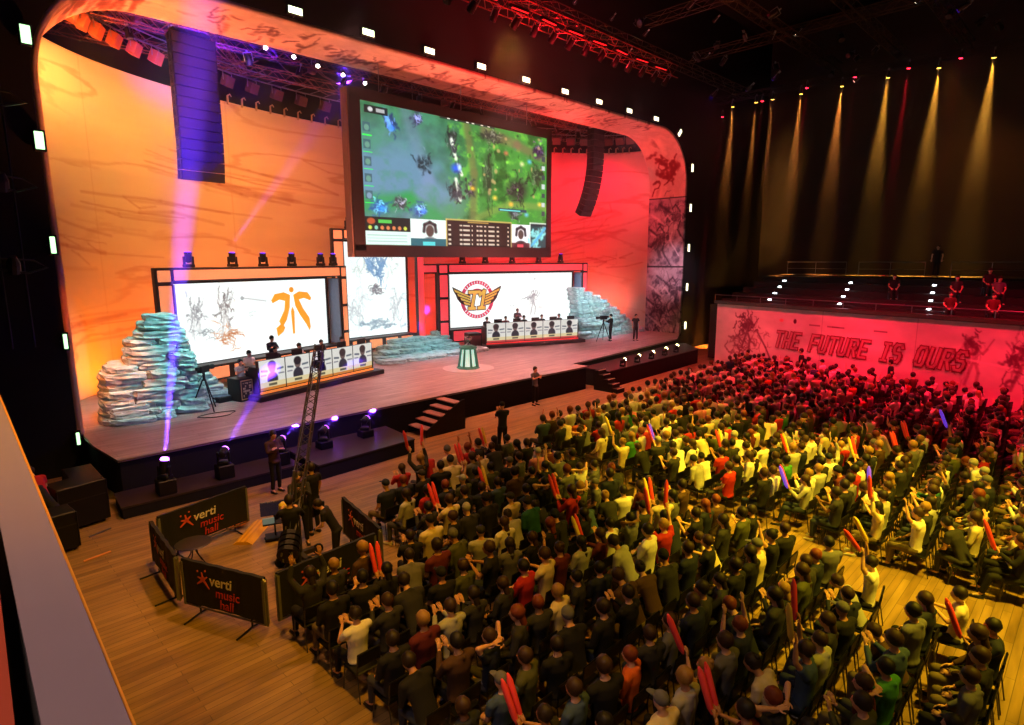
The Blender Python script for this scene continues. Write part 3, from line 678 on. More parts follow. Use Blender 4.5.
for A, L, rz, sd in (((9.45, 24.0), LDL, rzL, 'orange emblem desk'), ((25.7, 28.2), LDR, rzR, 'ring emblem desk')):
    for k in range(5):
        m_ = mon if not used else copy_tree(mon); used = 1
        m_.location = on_desk(A, rz, L / 5 * (k + .5) + .28, .36, 1.325); m_.rotation_euler = (0, 0, rz)
        tag(m_, f'black computer monitor on the {sd}, {od[k]} from its left end', 'monitor', 'monitors on the team desks')
# end console with a circuit-like print
tb = empty('analyst_box', (9.0, 24.3, S), rzL, 'black box printed with a pale block pattern standing at the left desk end', 'box')
MB().box((0, .35, .46), (.62, .8, .92), None, .02).build('body', BLK, tb)
c = Canvas(40, 54, (.13, .13, .13)); rr = random.Random(3)
for k in range(26): x, y = rr.choice([.2, .36, .52, .68]), rr.choice([.15, .27, .39, .51, .63, .75]); c.rect(x, y, x + rr.choice([.08, .2]), y + rr.choice([.05, .1]), (.75, .75, .6), .8)
c.line([(.06, .05), (.94, .05), (.94, .95), (.06, .95), (.06, .05)], .02, (.85, .75, .5))
link('front_print', c.mesh('front_print', paint_mat('box_print', rough=.5), flat(-.28, .28, .06, .88, -.062)), tb)
tag(MB().box((0, 0, 0), (1.9, 1.6, .22), None, .02).build('low_riser', BLKM, loc=(8.75, 25.6, S + .11), rz=rzL), 'low black riser beside the left desk end', 'riser')
# right counterpart console
tb2 = empty('console_case', (25.0, 28.55, S), rzR, 'dark red lit equipment case at the left end of the ring emblem desk', 'case')
MB().box((0, .3, .5), (.9, .9, 1.0), None, .03).build('body', BLK, tb2); MB().box((0, -.16, .5), (.7, .02, .7)).build('front_panel', mat('case_red', '6a2838', .4), tb2)
# ================================================================ ROCKS
ROCK = mat('slate_rock', 'a4bcb6', .75, var=.75, scale=5, bump=1.0)
def rock_mesh(sx, sy, sz, seed):
    r = random.Random(seed); bm = bmesh.new(); bmesh.ops.create_cube(bm, size=1)
    bmesh.ops.subdivide_edges(bm, edges=bm.edges[:], cuts=3, use_grid_fill=True)
    for v in bm.verts:
        p = v.co; k = 1 - .14 * (abs(p.x * 2) ** 4 * abs(p.y * 2) ** 4) - .06 * (abs(p.z * 2) ** 6)
        v.co = Vector((p.x * sx * k, p.y * sy * k, p.z * sz * (.92 + .08 * k))) + Vector([r.uniform(-1, 1) * q for q in (sx * .03, sy * .04, sz * .07)])
    me = bpy.data.meshes.new('slab_stone'); bm.to_mesh(me); bm.free(); me.materials.append(ROCK); return me
rockm = [rock_mesh(1, .8, .30, k) for k in range(8)]
def rock_pile(name, loc, rows, label, rz=0):
    """rows: (z, height, x0, x1, y, depth) slabs laid side by side; one carved set piece built up of slab parts"""
    r = empty(name, loc, rz, label, 'rocks'); q = random.Random(int(loc[0] * 10)); n = 0
    for z, h, x0, x1, y, dp in rows:
        x = x0
        while x < x1 - .15:
            w_ = min(q.uniform(.8, 1.7), x1 - x)
            if x1 - x - w_ < .3: w_ = x1 - x
            o = link('slab_stone', rockm[q.randrange(8)], r); o.location = (x + w_ / 2, y + q.uniform(-.08, .08), z + h / 2); o.scale = (w_ * 1.06, dp / .8 * q.uniform(.92, 1.08), h / .30 * 1.0)
            o.rotation_euler = (q.uniform(-.04, .04), q.uniform(-.04, .04), q.uniform(-.12, .12)); x += w_; n += 1
    return r
rows = []; H0 = .30
tall = [(4.05, 7.45), (4.1, 7.4), (4.1, 7.4), (4.15, 7.3), (4.2, 7.25), (4.2, 7.25), (4.4, 7.2), (5.0, 7.15), (5.05, 7.1), (5.1, 7.05), (5.45, 7.0), (5.6, 6.85), (5.8, 6.75)]
z = 0
for k, (a, b_) in enumerate(tall):
    hh = .25 + .07 * ((k * 7) % 3) / 2; rows.append((z, hh, a - 4, b_ - 4, -.55 + .04 * k, 1.2)); 
    if k < 11: rows.append((z, hh, a - 3.8, b_ - 4.2, .35, 1.1))
    z += hh
for k in range(5): rows.append((k * .24, .24, 3.0, 4.75 - .18 * k, .3 + .05 * k, 1.0))
for k in range(3): rows.append((k * .2, .2, .25, 2.2 - .4 * k, -1.15 + .12 * k, .7))
rock_pile('rock_cairn', (4.0, 24.9, S), rows, 'tall stepped cairn of grey green slab rocks at the left end of the stage')
rows = []; q_ = random.Random(4)
for k in range(12):
    xr = 7.5 * (1 - k / 12) ** .95 + .6 + q_.uniform(-.2, .25); rows.append((k * .305, .29, 0, xr, .02 * k + q_.uniform(-.12, .12), .9)); rows.append((k * .305, .27, 0, xr - .5, -.42 + .05 * k + q_.uniform(-.14, .1), .8)) if k < 9 else None
rock_pile('rock_slope', (33.0, 27.0, S), rows, 'stepped slope of grey green rocks falling to the right beside the ring emblem desk', -.03)
rows = [(0, .22, 0, 7.6, -1.6, 1.2), (0, .26, .4, 7.0, -.6, 1.1), (.24, .24, 1.0, 6.4, -.3, 1.2), (0, .3, .8, 6.8, .5, 1.1), (.46, .26, 1.6, 5.6, .2, 1.0), (.28, .3, 1.6, 6.8, .9, 1.0), (.7, .24, 2.2, 4.8, .8, .9), (.55, .3, 5.2, 6.9, 1.2, .9), (.85, .26, 5.8, 6.8, 1.3, .7)]
rock_pile('rock_mound', (17.4, 29.3, S), rows, 'low spread of slate rocks at the foot of the tall centre screen', .0)
# ================================================================ TROPHY ON ITS LANTERN PLINTH
tp = empty('trophy_plinth', (20.1, 23.5, S), 0, 'green faceted lantern plinth at the middle of the stage front', 'plinth')
GRN = mat('plinth_green', '3f7a66', .4, .4, emit='4fa890', es=.12); PGL = mat('plinth_glow', 'cfeee0', .3, emit='c8ffe8', es=.7)
MB().lathe([(.72, 0), (.74, .06), (.66, .12), (.60, .16)], n=8).build('base', GRN, tp)
MB().lathe([(.50, .14), (.36, 1.18)], n=8).build('glow_core', PGL, tp)
for k in range(8):
    a = 2 * PI * (k + .5) / 8; MB().tube([(.62 * math.cos(a), .62 * math.sin(a), .1), (.44 * math.cos(a), .44 * math.sin(a), 1.22)], [.085, .06], 6).build('rib', GRN, tp)
MB().lathe([(.5, 1.2), (.56, 1.24), (.56, 1.32), (.48, 1.36), (.30, 1.42)], n=8).build('top', GRN, tp)
tr = empty('trophy', (20.1, 23.5, S + 1.42), 0, 'silver two handled cup standing on the green plinth', 'trophy')
SIL = mat('silver', 'c8ccd4', .2, 1.0)
MB().lathe([(.16, 0), (.17, .04), (.06, .10), (.045, .18), (.10, .24), (.18, .36), (.21, .52), (.19, .54), (.16, .42), (.02, .28)], n=16).build('cup', SIL, tr, smooth=True)
for sg in (-1, 1): MB().tube([(sg * .12, 0, .26), (sg * .30, 0, .30), (sg * .33, 0, .45), (sg * .2, 0, .50)], [.02, .022, .02, .015], 6).build('handle', SIL, tr)
tp.scale = (.84, .84, .86); tr.location.z = S + 1.42 * .86; tr.scale = (.85,) * 3
ds = MB().lathe([(1.35, 0), (1.35, .015)], n=32).build('floor_disc', mat('disc_pale', 'b8aca8', .35), loc=(20.1, 23.5, S)); tag(ds, 'round pale floor disc under the trophy plinth', 'disc')
# moving heads on frame tops
hp = head_proto(LP)
def V2(A, B, s, off=0):
    A = Vector((*A, 0)); B = Vector((*B, 0)); d = (B - A).normalized(); n = Vector((-d.y, d.x, 0)); return A + d * s + n * off
for k, s_ in enumerate((.75, 2.85, 4.5, 6.2, 8.1, 9.0)):
    p = V2(LA_, LB_, s_, -.6); 
    head_at(hp, (p.x, p.y, S + 5.85 - S + .71 - 0), (p.x + .1, p.y - .4, 14), f'moving head light on top of the orange screen frame, {od[k]} from the left', 'moving heads on the screen frames', .95)
for k, s_ in enumerate((1.0, 2.7, 4.8, 7.0, 8.9)):
    p = V2(RA_, RB_, s_, -.55); head_at(hp, (p.x, p.y, 5.92 + .71), (p.x + .1, p.y - .6, 14), f'moving head light on top of the red screen frame, {od[k]} from the left', 'moving heads on the screen frames', .95)
head_at(hp, (18.0, 31.35, 8.62), (18, 31.3, 15), 'moving head light on top of the tall centre screen', 'moving heads on the screen frames', .95)
# ================================================================ BARRIERS
BANB = mat('barrier_cloth', '15160f', .75, bump=.1); WHT = mat('print_white', 'e8e4dc', .6); REDP = mat('print_red', 'c8342c', .6); ORP = mat('print_orange', 'e0603c', .6)
def text_mesh(txt, size, m, parent, loc, rot, shear=0.0, name='lettering', off=0.0, align='LEFT', ext=.003):
    cu = bpy.data.curves.new('t', 'FONT'); cu.body = txt; cu.size = size; cu.shear = shear; cu.offset = off; cu.align_x = align; cu.extrude = ext; cu.resolution_u = 3
    t = bpy.data.objects.new('t', cu); C.objects.link(t); bpy.context.view_layer.update()
    me = bpy.data.meshes.new_from_object(t.evaluated_get(bpy.context.evaluated_depsgraph_get())); bpy.data.objects.remove(t)
    me.materials.clear(); me.materials.append(m); me.name = name
    o = link(name, me, parent, loc); o.rotation_euler = rot; return o
barriers = []
def barrier(A, B, label, face):
    """face=-1: print on the side to the right of A->B (outside)"""
    A = Vector((*A, 0)); B = Vector((*B, 0)); d = B - A; L = d.length; rz = math.atan2(d.y, d.x)
    r = empty('crowd_barrier', (A.x, A.y, 0), rz, label, 'barrier', 'barriers around the camera crane')
    f = MB(); f.tube([(.03, 0, .16), (.03, 0, 1.04), (.08, 0, 1.08), (L - .08, 0, 1.08), (L - .03, 0, 1.04), (L - .03, 0, .16), (.03, 0, .16)], .02, 6)
    for k in range(1, 9): f.tube([(L * k / 9, 0, .16), (L * k / 9, 0, 1.08)], .008, 4)
    f.build('frame', STEEL, r)
    for x in (.42, L - .42): MB().tube([(x, 0, .3), (x, 0, .03)], .018, 6).tube([(x, -.38, .012), (x, 0, .05), (x, .38, .012)], .018, 6).build('foot', BLK, r)
    n = 24; b = MB(); vs = []; 
    for yy in (-.035, .035):
        for i in range(n + 1):
            x = .05 + (L - .1) * i / n; wv = .008 * math.sin(i * 1.3)
            vs += [(x, yy + wv, .20 + .03 * math.sin(PI * i / n)), (x, yy + wv, 1.12)]
    fs = []
    for s_ in (0, 1):
        o0 = s_ * 2 * (n + 1); fs += [(o0 + 2 * i, o0 + 2 * i + 2, o0 + 2 * i + 3, o0 + 2 * i + 1) for i in range(n)]
    o1 = 2 * (n + 1); fs += [(2 * i + 1, 2 * i + 3, o1 + 2 * i + 3, o1 + 2 * i + 1) for i in range(n)]
    b.add(vs, fs).build('cloth_cover', BANB, r)
    for x in (.06, L - .06): MB().box((x, 0, .62), (.05, .09, .9)).build('edge_strap', mat('strap_grey', '6a6a60', .7), r)
    for sg in (-1, 1):
        rot = (PI / 2, 0, 0 if sg < 0 else PI); y = sg * .052
        def PX(x): return x if sg < 0 else L - x
        text_mesh('verti', .30, WHT, r, (PX(L * .36), y, .72), rot, .12, 'lettering', .004)
        text_mesh('music', .26, REDP, r, (PX(L * .42), y, .50), rot, .12, 'lettering', .002)
        text_mesh('hall', .26, REDP, r, (PX(L * .46), y, .28), rot, .12, 'lettering', .002)
        s = MB(); cx, cz = L * .29, .80
        for a, l_ in ((100, .15), (35, .13), (165, .14), (215, .2), (-50, .22), (270, .0)):
            a = math.radians(a)
            if l_: s.prism([(cx - .03 * math.sin(a), cz + .03 * math.cos(a)), (cx + l_ * math.cos(a) - .012 * math.sin(a), cz + l_ * math.sin(a) + .012 * math.cos(a)), (cx + l_ * math.cos(a) + .012 * math.sin(a), cz + l_ * math.sin(a) - .012 * math.cos(a)), (cx + .03 * math.sin(a), cz - .03 * math.cos(a))], -.003, .003)
        for a in (70, 130, 0): a = math.radians(a); s.lathe([(.022, -.003), (.022, .003)], (cx + .2 * math.cos(a), 0, cz + .2 * math.sin(a)), 8, Matrix.Rotation(PI / 2, 3, 'X'))
        o = s.build('star_logo', ORP, r, loc=(0 if sg < 0 else L, y, 0)); o.rotation_euler = (0, 0, 0 if sg < 0 else PI)
    return r
barrier((3.22, 14.68), (5.46, 15.2), 'black covered barrier at the back of the crane pen, nearest the stage', -1)
barrier((3.1, 14.6), (3.0, 12.38), 'black covered barrier on the left flank of the crane pen, seen edge on', -1)
barrier((3.04, 12.26), (3.9, 10.3), 'black covered barrier with bright white and red lettering at the front left of the pen', -1)
barrier((4.06, 10.34), (6.34, 10.5), 'black covered barrier between the crane pen and the closest spectators', -1)
barrier((6.5, 10.56), (6.82, 12.8), 'black covered barrier on the right flank of the crane pen beside the crowd', -1)
tb_ = empty('round_table', (3.95, 13.9, 0), 0, 'small round black table inside the pen near the left barriers', 'table'); tb_.scale = (.8, .8, .8); tb_.location = (3.75, 13.95, 0)
MB().lathe([(.46, .70), (.48, .715), (.46, .73)], n=24).build('tabletop', mat('table_dark', '2c2c22', .4), tb_)
for k in range(4): a = PI / 4 + k * PI / 2; MB().tube([(.05 * math.cos(a), .05 * math.sin(a), .68), (.1 * math.cos(a), .1 * math.sin(a), .4), (.36 * math.cos(a), .36 * math.sin(a), .02)], .016, 5).build('leg', BLK, tb_)
# yellow cable ramps
YEL = mat('ramp_yellow', 'e0a818', .5); 
for k, (x, y, a, L_, lab) in enumerate(((5.35, 14.75, -.75, 1.3, 'yellow cable ramp lying inside the crane pen'), (5.2, 15.75, .5, .75, 'orange yellow cable ramp end lying behind the pen near the stage'))):
    r = empty('cable_ramp', (x, y, 0), a, lab, 'cable ramp'); b = MB()
    b.prism([(-.24, 0), (-.13, .07), (.13, .07), (.24, 0)], -L_ / 2, L_ / 2).build('body', YEL if k == 0 else mat('ramp_orange', 'd87828', .5), r)
    for q in (-.06, .06): MB().box((q, 0, .072), (.05, L_ - .04, .01)).build('lid', mat('ramp_lid', 'c89010', .5), r)
# ================================================================ CAMERA CRANE
jb = empty('camera_crane', (5.55, 12.55, 0), 0, 'long lattice arm camera crane on a wheeled base inside the pen', 'crane')
OLV = mat('crane_metal', '4a4632', .45, .6)
b = MB(); b.box((0, 0, .16), (.9, .12, .1)); b.box((0, 0, .16), (.12, .9, .1)); b.tube([(0, 0, .16), (0, 0, 1.35)], .07, 10); b.build('pedestal', OLV, jb)
for sx, sy in ((-.45, 0), (.45, 0), (0, -.45), (0, .45)): MB().lathe([(.02, -.04), (.12, -.035), (.13, 0), (.12, .035), (.02, .04)], (sx, sy, .13), 12, Matrix.Rotation(PI / 2, 3, 'X')).build('wheel', BLK, jb)
tip = Vector((3.15, 4.75, 4.05)); piv = Vector((0, 0, 1.45)); back = piv - (tip - piv).normalized() * 1.5
d = (tip - piv).normalized()
am = truss_mesh((tip - piv).length + .2, .24, .28, .022).build('boom_arm', OLV, jb, fix=False); am.location = piv; am.rotation_euler = (0, -math.asin(d.z), math.atan2(d.y, d.x))
bb = truss_mesh(1.6, .2, .25, .02).build('counter_arm', OLV, jb, fix=False); bb.location = piv; bb.rotation_euler = (0, math.asin(d.z), math.atan2(-d.y, -d.x))
for k in range(4):
    p = piv - d * (1.05 + .14 * k); MB().lathe([(.03, -.055), (.22, -.05), (.22, .05), (.03, .055)], p, 16, rot_to(d)).build('weight', BLK, jb)
b = MB(); b.tube([piv + Vector((0, 0, .7)), piv + d * 5.2 + Vector((0, 0, .12))], .008, 4); b.tube([piv + Vector((0, 0, .7)), piv - d * 1.4], .008, 4); b.tube([piv, piv + Vector((0, 0, .72))], .03, 6); b.build('tension_cable', STEEL, jb)
hd = empty('camera_head', tip); hd.parent = jb
MB().tube([(0, 0, 0), (0, 0, -.3)], .05, 8).tube([(-.16, 0, -.3), (.16, 0, -.3), (.16, 0, -.6), (-.16, 0, -.6), (-.16, 0, -.3)], .03, 6).build('remote_mount', BLK, hd)
MB().box((0, .05, -.45), (.18, .36, .22), None, .02).lathe([(.07, 0), (.08, .2)], (0, .22, -.45), 12, Matrix.Rotation(-PI / 2, 3, 'X')).build('camera_body', BLK, hd)
MB().box((.35, -.35, 1.25), (.38, .06, .26), rotz(.4), .01).build('operator_monitor', mat('monitor_dark', '202428', .3), jb)
MB().lathe([(.13, 0), (.15, .04), (.15, .3), (.1, .34)], (-.12, .3, 1.02), 12).build('yellow_hood', mat('hood_yellow', 'd8c030', .5), jb)
# second standing monitor cart
mc = empty('monitor_cart', (5.6, 13.95, 0), -.35, 'monitor cart with a wide dark screen and a small lit screen beside the crane', 'cart')
MB().box((0, .06, 1.02), (.78, .06, .44), None, .01).build('wide_screen', mat('screen_dim', '1c1a26', .25, emit='5a4a60', es=.1), mc)
MB().box((-.18, -.02, .66), (.34, .06, .2), None, .01).build('small_screen', mat('screen_lit', '708090', .3, emit='708880', es=.4), mc)
MB().tube([(0, .1, .05), (0, .1, 1.0)], .025, 6).box((0, .1, .56), (.7, .4, .03)).box((0, .1, .1), (.6, .45, .04)).build('stand', BLK, mc)
for sx in (-.27, .27): MB().lathe([(.02, -.02), (.06, -.02), (.06, .02), (.02, .02)], (sx, .1, .06), 10, Matrix.Rotation(PI / 2, 3, 'X')).build('caster', BLK, mc)
mc.scale = (.8, .8, .8)
# ================================================================ TRIPOD CAMERAS
def tripod_cam(loc, rz, label, h=1.5, sc_=1.0):
    r = empty('camera_tripod', loc, rz, label, 'camera')
    for k in range(3): a = PI / 2 + 2 * PI * k / 3; MB().tube([(.05 * math.cos(a), .05 * math.sin(a), h - .25), (.55 * math.cos(a), .55 * math.sin(a), .02)], [.03, .022], 6).build('leg', BLK, r)
    MB().tube([(0, 0, h - .3), (0, 0, h)], .05, 8).tube([(0, -.05, h - .05), (.1, -.5, h - .25)], .015, 5).build('head_mount', BLK, r)
    MB().box((0, 0, h + .15), (.2, .5, .26), None, .02).box((0, -.3, h + .2), (.12, .16, .12)).build('camera_body', BLK, r)
    MB().lathe([(.07, 0), (.075, .12), (.1, .26), (.1, .32)], (0, .25, h + .15), 12, Matrix.Rotation(-PI / 2, 3, 'X')).build('lens', BLK, r)
    return r
tripod_cam((7.3, 23.75, S), -.9, 'black broadcast camera on a tripod in front of the tall rock cairn', 1.45)
tripod_cam((33.5, 24.75, S), 1.2, 'black broadcast camera on a tripod before the right rock slope', 1.5)
cb = MB(); pts = [(.6 * math.cos(a) * (1 + .2 * math.sin(3 * a)), .35 * math.sin(a), .015) for a in np.linspace(0, 11, 40)]; cb.tube(pts, .015, 4)
tag(cb.build('cable_coil', BLK, loc=(7.35, 22.75, S)), 'black cable loosely coiled on the deck below the left tripod', 'cable')
# ================================================================ STAGE FRONT LIGHTS
PURP = '4a18ff'
hpp = head_proto(LPk, None, True)
plan = [((4.37, 18.3, .76), (9.2, 22, 24)), ((6.0, 18.42, .76), (9.95, 24.2, 2.35)), ((7.72, 18.38, .76), (18.4, 29.4, 2.0)), ((9.3, 18.5, .76), (20.4, 29.6, 1.9)), ((11.0, 18.65, .76), (22.4, 29.6, 1.8))]
BEAMS = []
for k, (p, aim) in enumerate(plan):
    p = Vector(p); zb_ = .5 if k > 2 else (.34 if k != 2 else .34)
    pb = MB().box((0, 0, (p.z - zb_) / 2), (.46, .42, p.z - zb_), None, .02).build('light_plinth', BLK, loc=(p.x, p.y, zb_)); tag(pb, f'small black plinth box under the {od[k]} purple light from the left', 'plinth')
    head_at(hpp, p, aim, f'purple beam moving light at the foot of the stage front, {od[k]} from the left', 'purple moving lights before the stage', .8)
    src = p + Vector((0, 0, .44 * .8)); dd = (Vector(aim) - src).normalized(); src = src + dd * .36
    BEAMS.append((src, aim, '6c38ff', (4500000, 1300000, 1000000, 1000000, 1000000)[k], 6.4))
hpy = head_proto(LY, None, True); WLN = []
for k, (x, y) in enumerate(((27.53, 18.95), (29.2, 19.1), (30.85, 19.2), (32.6, 19.35), (34.2, 19.5))):
    head_at(hpy, (x, y, .95), (49, 20.6 - .3 * k, 7.5 + 1.6 * k), f'yellow beam moving light on the side platform, {od[k]} from the left', 'yellow moving lights on the side platform', .7)
    src = Vector((x, y, .95 + .31)); aim = Vector((49, 20.6 - .3 * k, 7.5 + 1.6 * k)); src += (aim - src).normalized() * .34
    BEAMS.append((src, aim, 'd89840', 26000, 11))
# wall of flown beam lights on the right
FX = 45.0
for k, y in enumerate((21.81, 20.05, 18.87, 16.94, 14.35, 11.7, 9.04, 6.45)):
    par('amber', (FX, y, 18.2), (.05, -.12, 0), f'amber down light over the side balcony, {od[k]} from the stage', 'amber down lights over the side balcony')
    BEAMS.append((Vector((FX, y, 17.95)), Vector((FX - .6, y + .3, 4)), 'ff9840' if k < 5 else 'f0a438', (160000, 150000, 150000, 180000, 180000, 190000, 210000, 230000)[k], (10, 7, 6.5, 10, 12, 13, 13, 14)[k]))
for k, (y, z) in enumerate(((16.58, 18.51), (13.6, 18.6), (10.61, 18.5), (8.0, 18.5), (19.6, 18.2), (22.6, 17.6))):
    par('red', (FX, y, z), (.05, 0, 0), f'red down light between the amber ones over the side balcony, {od[k]} of six', 'red down lights over the side balcony')
    BEAMS.append((Vector((FX, y, z - .2)), Vector((FX - 1, y + .4, 4)), 'ff1830', (22000, 8000, 60000, 14000, 6000, 14000)[k], 7))
BEAMS.append((Vector((18.0, 31.3, 9.3)), Vector((17.9, 30.6, 24)), '5a28ff', 3500000, 7)); BEAMS.append((Vector((10.2, 28.5, 7.3)), Vector((16.0, 27.6, 15)), '9038ff', 600000, 6.4))
HZ = []
truss((45.3, 3, 18.75), (45.3, 24, 18.75), 'dark truss carrying the amber down lights over the side balcony')
for k, (y, z) in enumerate(((18.5, 19.3), (20.3, 18.9), (23, 19.0), (6.2, 22.8))):
    par('violet', (FX - .8, y, z), (.9, -.3, 0), f'violet glowing lamp high over the side balcony, {od[k]} of four', 'violet lamps over the side balcony')
# ================================================================ RIGHT SIDE: BANNER WALL, BALCONY
WA, WB = Vector((37.4, 18.4, 0)), Vector((32.9, -.4, 0)); wd = WB - WA; WL_ = wd.length; wrz = math.atan2(wd.y, wd.x)
def bfn(x0, x1, z0, z1): return flat(x0, x1, z0, z1, -.04)
bn = empty('banner_wall', (WA.x, WA.y, 0), wrz, 'long low wall covered by a pale banner under red light, lettered THE FUTURE IS OURS', 'banner')
MB().box((WL_ / 2, .2, 2.0), (WL_, .38, 4.0)).build('wall_core', BLKM, bn)
c = Canvas(620, 130, (.86, .74, .76)); q = vnoise(130, 620, 14, 4, 55, 5)
c.a *= (.82 + .3 * q)[..., None]; DKR = (.42, .22, .30)
c.figure(.125, .42, .035, .26, DKR, .8, 81, .014); c.scribble(.12, .30, .03, .18, 40, DKR, .8, .012, 82); c.scribble(.10, .62, .05, .25, 40, (.5, .3, .36), .7, .01, 83)
c.line([(.16, .38), (.195, .62), (.225, .88)], .014, DKR, .8); c.scribble(.17, .5, .04, .2, 16, (.6, .4, .45), .6, .01, 84)
c.ell(.29, .18, .006, .04, (.35, .1, .2)); c.ell(.245, .18, .008, .03, (.9, .35, .4), .7)
for x in (.335, .39, .405, .52): c.rect(x, .20, x + .035, .225, DKR, .6)
c.figure(.755, .45, .03, .3, (.6, .4, .46), .7, 91, .012); c.scribble(.745, .25, .02, .12, 24, DKR, .7, .012, 92); c.scribble(.83, .42, .03, .2, 30, DKR, .7, .012, 93); c.line([(.74, .44), (.86, .5), (1, .62)], .012, (.95, .8, .84), .7); c.figure(.85, .4, .04, .35, DKR, .6, 95, .014)
for k in range(1, 8): c.rect(k / 8 - .0006, 0, k / 8 + .0006, 1, (.5, .35, .4), .5)
link('banner_print', c.mesh('banner_print', paint_mat('banner_print', rough=.75, spec=.1), flat(0, WL_, .05, 3.95, -.04)), bn)
# lettering: squared italic strokes
GLY = {'T': [[(0, 1), (1, 1)], [(.5, 1), (.5, 0)]], 'H': [[(0, 0), (0, 1)], [(1, 0), (1, 1)], [(0, .5), (1, .5)]], 'E': [[(1, 1), (0, 1), (0, 0), (1, 0)], [(0, .5), (.8, .5)]], 'F': [[(1, 1), (0, 1), (0, 0)], [(0, .5), (.8, .5)]],
       'U': [[(0, 1), (0, .18), (.18, 0), (.82, 0), (1, .18), (1, 1)]], 'R': [[(0, 0), (0, 1), (.82, 1), (1, .85), (1, .62), (.82, .48), (0, .48)], [(.5, .48), (1, 0)]], 'I': [[(.5, 0), (.5, 1)], [(.2, 0), (.8, 0)], [(.2, 1), (.8, 1)]],
       'S': [[(1, .85), (.82, 1), (.18, 1), (0, .85), (0, .65), (.18, .5), (.82, .5), (1, .38), (1, .15), (.82, 0), (.18, 0), (0, .15)]], 'O': [[(.18, 0), (0, .18), (0, .82), (.18, 1), (.82, 1), (1, .82), (1, .18), (.82, 0), (.18, 0)]]}
def proj_x(Yw): return (Yw)          # distance along wall
t0, t1 = 4.4, 14.35; chars = 'THE FUTURE IS OURS'; adv = (t1 - t0) / len(chars); zb, zh = 1.68, .88
tdk = MB(); tin = MB()
for i, ch in enumerate(chars):
    if ch == ' ': continue
    for st_ in GLY[ch]:
        pts = [(t0 + i * adv + x * adv * .62 + .22 * y * zh, zb + y * zh) for x, y in st_]
        tdk.ribbon(pts, .24, -.075, -.062); tin.ribbon(pts, .11, -.092, -.08)
tdk.build('lettering', mat('letter_dark', '8a2840', .6), bn); tin.build('lettering_inner', mat('letter_inner', 'c07084', .6), bn)
MB().box((WL_ / 2, .1, 4.08), (WL_ + .2, .7, .18)).build('capping', mat('capping_dark', '2c2018', .5), bn)
# balcony terrace behind
tr_ = MB()
def bal(u, v, z): # u along wall from the stage end, v away from the hall
    n = Vector((-math.sin(wrz), math.cos(wrz), 0)); return WA + wd.normalized() * u + n * v + Vector((0, 0, z))
DKS = mat('terrace_dark', '17120f', .8)
steps_ = MB()
for k in range(6):
    v0, v1 = .45 + k * 1.1, .45 + (k + 1) * 1.1; z = 3.85 + k * .36
    q = [bal(-1.0, v0, 0), bal(WL_ + 3, v0, 0), bal(WL_ + 3, v1, 0), bal(-1.0, v1, 0)]
    steps_.add([(p.x, p.y, 0.2) for p in q] + [(p.x, p.y, z) for p in q], [(3, 2, 1, 0), (4, 5, 6, 7), (0, 1, 5, 4), (1, 2, 6, 5), (2, 3, 7, 6), (3, 0, 4, 7)])
q = [bal(-1.0, 7.05, 0), bal(WL_ + 3, 7.05, 0), bal(WL_ + 3, 13, 0), bal(-1, 13, 0)]
steps_.add([(p.x, p.y, 0.2) for p in q] + [(p.x, p.y, 5.75) for p in q], [(3, 2, 1, 0), (4, 5, 6, 7), (0, 1, 5, 4), (1, 2, 6, 5), (2, 3, 7, 6), (3, 0, 4, 7)])
to = steps_.build('side_balcony', DKS); tag(to, 'dark stepped side balcony rising behind the red lit banner wall', 'balcony')
q = [bal(-6, 12.0, 0), bal(WL_ + 6, 12.0, 0)]
ww = MB(); n_ = (bal(0, 1, 0) - bal(0, 0, 0)) * .3
ww.add([(p.x, p.y, z) for z in (0, 24) for p in (q[0], q[1], q[1] + n_, q[0] + n_)], [(3, 2, 1, 0), (4, 5, 6, 7), (0, 1, 5, 4), (1, 2, 6, 5), (2, 3, 7, 6), (3, 0, 4, 7)])
struct(ww.build('wall_side', mat('brown_black_wall', '241d1a', .9)))
def rail(u0, u1, v, z, h, label):
    r = empty('balcony_rail', (0, 0, 0), 0, label, 'railing', 'balcony railings')
    MB().tube([bal(u0, v, z + h), bal(u1, v, z + h)], .03, 6).build('handrail', STEEL, r); 
    if h > .5: MB().tube([bal(u0, v, z + h * .5), bal(u1, v, z + h * .5)], .015, 5).build('mid_rail', STEEL, r)
    n = max(2, int((u1 - u0) / 1.6))
    for k in range(n + 1): MB().tube([bal(u0 + (u1 - u0) * k / n, v, z), bal(u0 + (u1 - u0) * k / n, v, z + h)], .02, 5).build('post', STEEL, r)
rail(-.5, 18.5, .3, 4.1, .42, 'low metal rail running along the top of the banner wall')
rail(.1, 4.3, 7.0, 5.75, .88, 'upper balcony rail section nearest the stage')
rail(5.1, 8.95, 7.0, 5.75, .88, 'upper balcony rail section in the middle')
rail(10.3, 18, 7.0, 5.75, .88, 'upper balcony rail section furthest from the stage')
SLT = mat('step_light', 'ffffff', .3, emit='e8f4ff', es=14)
sl = MB().box((0, 0, 0), (.1, .22, .06), None, .01).build('step_light', SLT); sl_used = False
for a, u in enumerate((3.1, 7.6, 12.2)):
    for k in range(5):
        o = sl if not sl_used else sl.copy()
        if sl_used: C.objects.link(o)
        sl_used = True; o.location = bal(u - .44 * k, .52 + 1.1 * k, 3.95 + .36 * k); o.rotation_euler = (0, 0, wrz)
        tag(o, f'small white step light in the balcony aisle {("nearest the stage", "in the middle", "furthest from the stage")[a]}, {od[k]} from the bottom', 'light', 'balcony step lights')
